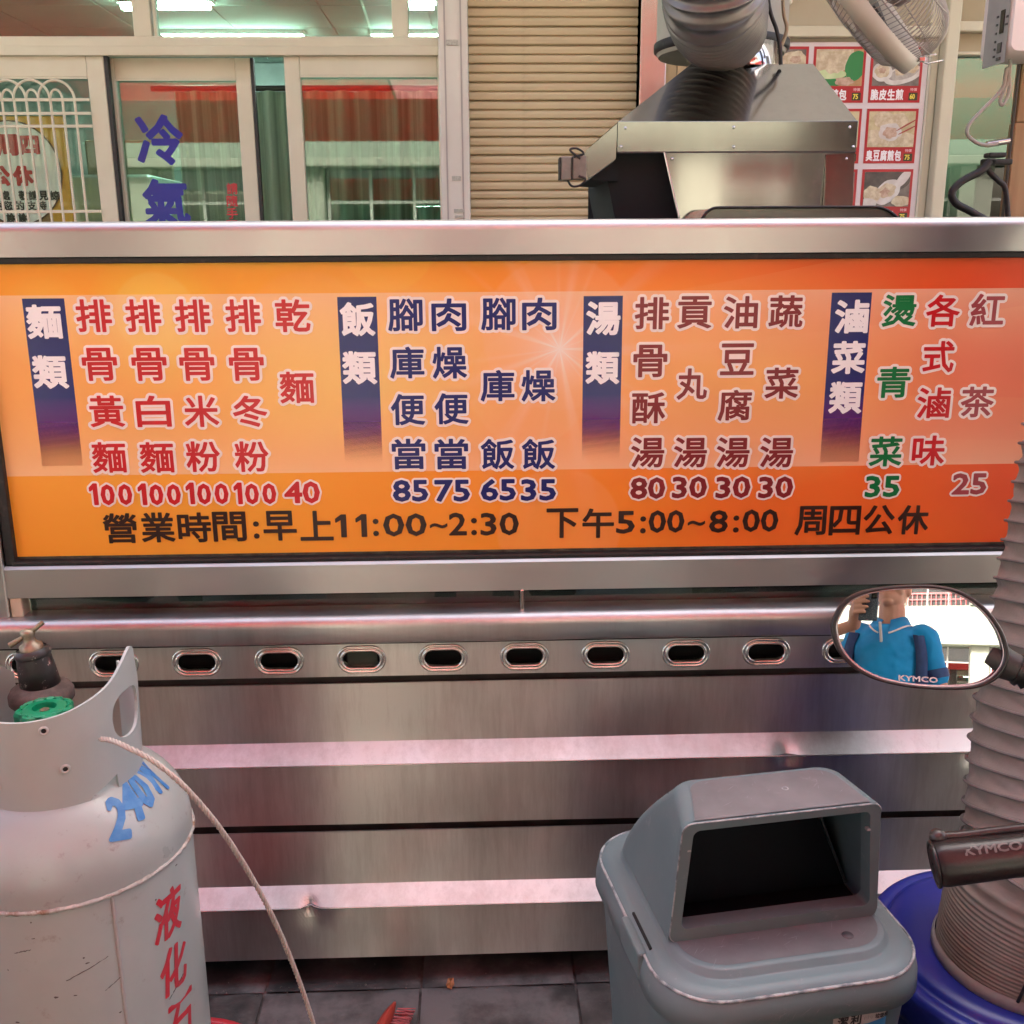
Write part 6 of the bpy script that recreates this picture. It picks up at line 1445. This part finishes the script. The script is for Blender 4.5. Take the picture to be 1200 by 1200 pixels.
# ------------------------------------------------------------------ scooter at the right: left grip and mirror reach into the frame
def scooter(rt, main=True):
    """local frame: +y forward, origin on the ground under the handlebar stem"""
    SP = M('scooter_paint', (.035, .036, .040), rough=.25, coat=.6); SK_ = M('scooter_black', (.018, .018, .019), (.03, .03, .03), rough=.5, scale=40); CHR = POLI; LEA = M('seat_vinyl', (.02, .02, .02), rough=.55, bmp=.3, bscale=300); RUB = M('tyre_rubber', (.02, .02, .02), rough=.85, bmp=.4)
    def q(n, mb, mt, par=rt): return part(n, mb, mt, par, world=False)
    for n_, y in (('front_wheel', .27), ('rear_wheel', -.98)):
        tyre = q(n_, MB().lathe([(.155, -.035), (.185, -.045), (.205, -.040), (.215, -.018), (.217, 0), (.215, .018), (.205, .040), (.185, .045), (.155, .035)], (0, y, .217), 40, 'X'), RUB)
        q('rim', MB().lathe([(.03, -.03), (.04, -.026), (.06, -.012), (.145, -.02), (.158, -.036), (.158, .036), (.145, .02), (.06, .012), (.04, .026), (.03, .03)], (0, y, .217), 40, 'X'), CHR, tyre)
    q('front_fender', MB().extr([(.27+.235*math.cos(a), .217+.235*math.sin(a)) for a in np.linspace(.35, 2.6, 14)]+[(.27+.225*math.cos(a), .217+.225*math.sin(a)) for a in np.linspace(2.6, .35, 14)], -.06, .06), SP)
    for s in (-1, 1): q('fork', MB().tube([(s*.065, .27, .217), (s*.06, .10, .62)], .018, 10), CHR)
    q('steering_column', MB().tube([(0, .11, .55), (0, .0, .93)], .030, 12), SK_)
    def sec(z, w, y0, y1, k=20): return [(w*math.cos(2*math.pi*i/k), (y0+y1)/2+(y1-y0)/2*math.sin(2*math.pi*i/k), z) for i in range(k)]
    q('leg_shield', MB().loft([sec(.30, .17, .0, .08), sec(.45, .22, -.01, .12), sec(.62, .21, -.02, .16), sec(.78, .17, -.04, .14), (sec(.86, .11, -.05, .10))], cap0=True, cap1=True), SP)
    q('handlebar_cowl', MB().loft([sec(.87, .10, -.07, .09), sec(.91, .16, -.08, .11), sec(.96, .17, -.07, .09), sec(.985, .12, -.05, .05)], cap0=True, cap1=True), SP)
    q('headlight', MB().loft([[(.075*math.cos(a), .10+.004, .925+.03*math.sin(a)) for a in [2*math.pi*i/24 for i in range(24)]], [(.05*math.cos(a), .125, .925+.02*math.sin(a)) for a in [2*math.pi*i/24 for i in range(24)]]], cap1=True), M('lamp_clear', (.6, .6, .6), rough=.1))
    q('floorboard', MB().box(-.16, .16, -.42, .06, .27, .31, .015), SK_)
    q('body', MB().loft([[(w*math.cos(a), y, zc_+hh*math.sin(a)) for a in [2*math.pi*i/24 for i in range(24)]] for y, w, zc_, hh in ((-.38, .12, .45, .16), (-.46, .17, .50, .20), (-.75, .18, .56, .17), (-1.05, .14, .64, .11), (-1.28, .06, .70, .05))], cap0=True, cap1=True), SP)
    q('seat', MB().loft([[(w*math.cos(a), y, zc_+hh*math.sin(a)) for a in [2*math.pi*i/20 for i in range(20)]] for y, w, zc_, hh in ((-.40, .06, .70, .02), (-.46, .11, .72, .045), (-.70, .13, .74, .05), (-.95, .13, .78, .05), (-1.14, .10, .80, .035), (-1.20, .04, .79, .015))], cap0=True, cap1=True), LEA)
    q('tail_light', MB().box(-.06, .06, -1.325, -1.29, .68, .72, .01), M('tail_red', (.35, .01, .01), rough=.2))
    q('engine', MB().box(-.12, .08, -1.10, -.72, .16, .36, .03), SK_); q('exhaust', MB().tube([(.10, -.7, .2), (.13, -.9, .2), (.14, -1.3, .26)], [.02, .05, .045], 14), SK_)
    for s in (-1, 1): q('turn_signal', MB().box(s*.13-.02, s*.13+.02, .075, .105, .93, .955, .008), M('amber_lens', (.6, .2, .02), rough=.2))
    return SP, SK_
# frame-right scooter, handlebar end at the photo's grip end
Ge = pD(1092, 1012, .845); thd = R(25); hd_dir = Vector((math.sin(thd), math.cos(thd), 0)); lf_dir = Vector((-math.cos(thd), math.sin(thd), 0))
H0 = Ge-lf_dir*.355; sc_ = root('scooter', 'dark scooter at the right edge, its oval mirror and left rubber grip reaching in', 'scooter', (H0.x, H0.y, 0), 'scooters by the stall')
# body is built on a straight heading; turned so its tail clears the viewer
sc_.rotation_euler = (0, 0, -thd)
SPm, SKm = scooter(sc_)
del_keys = sc_
Mi = Matrix.Rotation(thd, 4, 'Z') @ Matrix.Translation((-H0.x, -H0.y, 0))     # world -> scooter local
def sp_part(n, mb, mat, par=None): return part(n, mb.xform(Mi), mat, par or sc_, world=False)
RG = M('grip_rubber', (.010, .006, .007), (.016, .010, .011), rough=.30, scale=20, dirt=(.10, .085, .08), dirt_thr=(.66, .74), dscale=160, bmp=.25, bscale=260)
ga = pD(1093, 1013, .845); gb_ = pD(1215, 999, .83); gm = gb_+(gb_-ga)*.25
gd = (gb_-ga).normalized(); vis_up = UP
gp = MB(); ring_n = 40; prof = [(0, .0012), (.0, .0130), (.0015, .0160), (.004, .0180), (.008, .0186), (.03, .0180), (.06, .0172), (.09, .0176), (.14, .0180)]
uu = gd.cross(Vector((0, 0, 1))).normalized(); vv = gd.cross(uu)
gp.loft([[ga+gd*d+(uu*math.cos(2*math.pi*k/ring_n)+vv*math.sin(2*math.pi*k/ring_n))*r_*(1+.03*math.sin(3*2*math.pi*k/ring_n)) for k in range(ring_n)] for d, r_ in prof])
grip = sp_part('grip', gp, RG)
sp_part('bar_end_ring', MB().tube([ga+gd*.0015+(uu*math.cos(2*math.pi*k/36)+vv*math.sin(2*math.pi*k/36))*.0180 for k in range(36)], .0016, 6, closed=True), RG, grip)
for k in range(30):     # moulded ridges round the grip
    a = 2*math.pi*k/30
    if math.sin(a-1.2) > .2: continue
bl2 = pD(1099, 981, .85); lv = bez([bl2, pD(1130, 979, .848), pD(1170, 974, .842), pD(1230, 968, .83), pD(1300, 966, .82)], 10)
sp_part('brake_lever', MB().tube(lv, [.0068]+[.0042]*(len(lv)-1), 12), M('lever_dark', (.05, .045, .045), (.08, .07, .07), rough=.35, metal=.6, scale=30))
be = MB(); ball(be, bl2, .0072, .0072, .0072, 10); sp_part('lever_ball', be, MATS['lever_dark'])
emb = pD(1170, 987, .815); nrm = (CAM-emb).normalized(); ax1 = (gd-nrm*gd.dot(nrm)).normalized(); ax2 = nrm.cross(ax1); 
if ax2.dot(UP) < 0: ax2 = -ax2
cc = ga+gd*(emb-ga).dot(gd)
def on_grip(u, v):
    c = cc+gd*u; a = .40+v/.018; rad_ = .0184; d = nrm*math.cos(a)+ax2*math.sin(a); return c+d*rad_
sp_part('embossed_lettering', refine(glyph_mb('KYMCO', .044, .0075, .0004, f=on_grip), .004), M('emboss_grey', (.10, .085, .085), rough=.45), grip)
tb_ = MB().tube([gm, Vector((H0.x-.02, H0.y, .945))], .014, 14); sp_part('handlebar', tb_, SKm)
# oval convex mirror
MD = .875; mc = pD(960+580/5, 640+530/5, MD)
tgt = Vector((.10, PYY, 1.345)); nm = ((CAM-mc).normalized()+(tgt-mc).normalized()).normalized()
mx_ = (RT-nm*RT.dot(nm)).normalized(); my_ = nm.cross(mx_); my_ = my_ if my_.dot(UP) > 0 else -my_
oz = [(90, 480), (112, 410), (150, 345), (210, 295), (300, 260), (440, 236), (600, 226), (700, 232), (790, 252), (880, 300), (960, 372), (1020, 460), (1052, 540), (1066, 620), (1050, 690), (1005, 755), (940, 800), (850, 826), (700, 836), (560, 832), (430, 815), (320, 785), (220, 730), (150, 660), (108, 580)]
sc = MD/FPX/5
oc = [Vector(((x-580)*sc, (530-y)*sc, 0)) for x, y in oz]; P_ = oc; osm = []
for i in range(len(P_)):
    a, b, c, d = P_[i-1], P_[i], P_[(i+1) % len(P_)], P_[(i+2) % len(P_)]
    for k in range(5): t = k/5; osm.append(.5*((2*b)+(c-a)*t+(2*a-5*b+4*c-d)*t*t+(3*b-a-3*c+d)*t**3))
nO = len(osm); CR_ = .70
def mp(x, y, h): return mc+mx_*x+my_*y+nm*h
GS = MB(); vs = []; NR_ = 22
for i in range(NR_+1):
    f = (i/NR_)*.942
    for p in osm: x, y = p.x*f, p.y*f; vs.append(mp(x, y, .001-(x*x+y*y)/(2*CR_)))
GS.add(vs, [(i*nO+k, i*nO+(k+1) % nO, (i+1)*nO+(k+1) % nO, (i+1)*nO+k) for i in range(NR_) for k in range(nO)], True)
mir = M('mirror_silver', (.96, .97, .97), rough=.0, metal=1)
hs = MB(); dome = []
for f, h in ((.928, -.0010), (.935, .0014), (.955, .0030), (.985, .0030), (1.0, .0008), (1.005, -.003), (.995, -.009), (.93, -.018), (.78, -.027), (.5, -.033), (.2, -.035), (.01, -.035)):
    dome.append([mp(p.x*f, p.y*f, h-.0022*0) for p in osm])
mh = sp_part('mirror_housing', hs.loft(dome), M('mirror_shell', (.012, .007, .009), (.009, .006, .007), rough=.32, scale=12))
sp_part('mirror_glass', GS, mir, mh)
rim_t = MB().tube([mp(p.x*.934, p.y*.934, .0012) for p in osm], .0007, 6, closed=True); sp_part('bevel', rim_t, M('bevel_grey', (.5, .46, .47), rough=.25, metal=.6), mh)
def on_mir(u, v):
    x = (577-580)*sc+u; y = (530-777)*sc+v+u*-.03; return mp(x, y, .00125-(x*x+y*y)/(2*CR_))
sp_part('etched_lettering', refine(glyph_mb('KYMCO', 215*sc, 34*sc, .00025, f=on_mir), .003), M('etched_white', (.62, .66, .70), rough=.7), mh)
sm0 = mp(470*sc, -150*sc, -.012); arm = bez([sm0, mp(600*sc, -210*sc, -.016), mp(760*sc, -280*sc, -.02), mp(900*sc, -420*sc, -.02)], 6)
sp_part('mirror_arm', MB().tube([mp(400*sc, -110*sc, -.015), sm0, mp(560*sc, -190*sc, -.014)], [.016, .0135, .0115], 20), SKm, mh)
sp_part('boot', MB().tube([mp(540*sc, -180*sc, -.014), mp(565*sc, -192*sc, -.014), mp(570*sc, -195*sc, -.014), mp(600*sc, -210*sc, -.014), mp(604*sc, -212*sc, -.014), mp(640*sc, -232*sc, -.014), mp(644*sc, -235*sc, -.014), mp(700*sc, -262*sc, -.014)], [.0135, .0142, .0112, .0142, .0112, .0142, .0112, .012], 20), M('boot_black', (.012, .012, .012), rough=.4), mh)
sp_part('mirror_stem', MB().tube(bez([mp(690*sc, -258*sc, -.014), mp(900*sc, -380*sc, -.02), Vector((H0.x-.14, H0.y+.05, 1.03)), Vector((H0.x-.12, H0.y+.03, .95))], 8), .0065, 12), SKm)
# two unseen dark scooters added to reflect as dark bands in the panels
for (x, y, rz, lab) in ((-1.20, -1.90, 196, 'dark scooter stand-in added behind the viewer on the left for a dark reflection in the steel'), (1.22, -1.75, 172, 'dark scooter stand-in added behind the viewer on the right for a dark reflection in the steel')):
    r2 = root('scooter', lab, 'scooter', (x, y, 0), 'scooters by the stall'); r2.rotation_euler = (0, 0, R(rz)); scooter(r2)
    for s in (-1, 1):
        part('grip', MB().tube([(s*.14, .0, .95), (s*.36, -.02, .96)], .016, 12), SKm, r2, world=False)
        mm = part('mirror_housing', MB().loft([[(s*.20+.07*f*math.cos(a), .02+h, 1.14+.045*f*math.sin(a)) for a in [2*math.pi*i/24 for i in range(24)]] for f, h in ((.95, -.012), (1, -.01), (.9, .01), (.3, .02))], cap0=True, cap1=True), SKm, r2, world=False)
        part('mirror_stem', MB().tube([(s*.13, .02, .96), (s*.19, .03, 1.13)], .006, 8), SKm, mm, world=False)

# grit and small litter on the tiles along the foot of the stall
gt = MB(); rg_ = random.Random(21)
for k in range(420):
    x, y = rg_.uniform(-1.0, 1.1), rg_.choice([rg_.uniform(-.32, .02), -.0745+rg_.gauss(0, .012)]); r_ = rg_.uniform(.0006, .0028)*(1 if rg_.random() < .9 else 1.8); a0 = rg_.uniform(0, 6.28)
    ps = [(x+r_*rg_.uniform(.5, 1)*math.cos(a0+2.1*i), y+r_*rg_.uniform(.5, 1)*math.sin(a0+2.1*i), .0002) for i in range(3)]; gt.add(ps+[(x, y, r_*.9)], [(0, 1, 3), (1, 2, 3), (2, 0, 3)])
go_ = part('grit', gt, M('grit_mix', (.20, .18, .15), (.10, .08, .06), rough=.9, scale=60), None, world=False, kind='stuff'); go_['label'] = 'fine grit and crumbs scattered on the slate tiles at the foot of the stall'; go_['category'] = 'grit'
# screws on the hood
for px, py in ((733, 150), (860, 149), (996, 149), (788, 186), (992, 186), (860, 172), (1000, 172), (728, 172)):
    p = pY(px, py, HY-.004); part('rivet', MB().lathe([(0, -.0022), (.0022, -.0016), (.0032, 0)], (p.x, HY-.0032, p.z), 12, 'Y'), POLI, hood)

sc_mb = MB(); rq = random.Random(33)
def scr(o, d1, d2, nrm_):
    L_ = rq.uniform(.004, .024); a = rq.gauss(.4, .35) if rq.random() < .8 else rq.uniform(0, 3.14); w = rq.uniform(.00012, .0004); dd = d1*math.cos(a)+d2*math.sin(a); pp = d2*math.cos(a)-d1*math.sin(a); n = 5; top_ = []; bot_ = []
    for i in range(n): t = i/(n-1)-.5; c = o+dd*(L_*t)+pp*(.0015*math.sin(3*t))+nrm_*.0003; top_.append(c+pp*w*(1-abs(2*t))); bot_.append(c-pp*w*(1-abs(2*t)))
    sc_mb.add(top_+bot_, [(i, i+1, n+i+1, n+i) for i in range(n-1)])
X1, Y1v, Z1 = Vector((1, 0, 0)), Vector((0, 1, 0)), Vector((0, 0, 1))
for k in range(26): scr(Vector((rq.uniform(-.14, .13), rq.uniform(-.155, -.108), ZP+.0002)), X1, Y1v, Z1)
for k in range(22): scr(Vector((rq.uniform(-.12, .11), rq.uniform(-.105, -.03), ZP+TH+.0011)), X1, Y1v, Z1)
for k in range(26): scr(Vector((rq.uniform(-.11, .11), -LD/2-.0002, LZ-.041+rq.uniform(-.009, .009))), X1, Z1, -Y1v)
bpart('scuffs', sc_mb, M('scuff_light', (.27, .29, .30), rough=.6), kind='stuff')
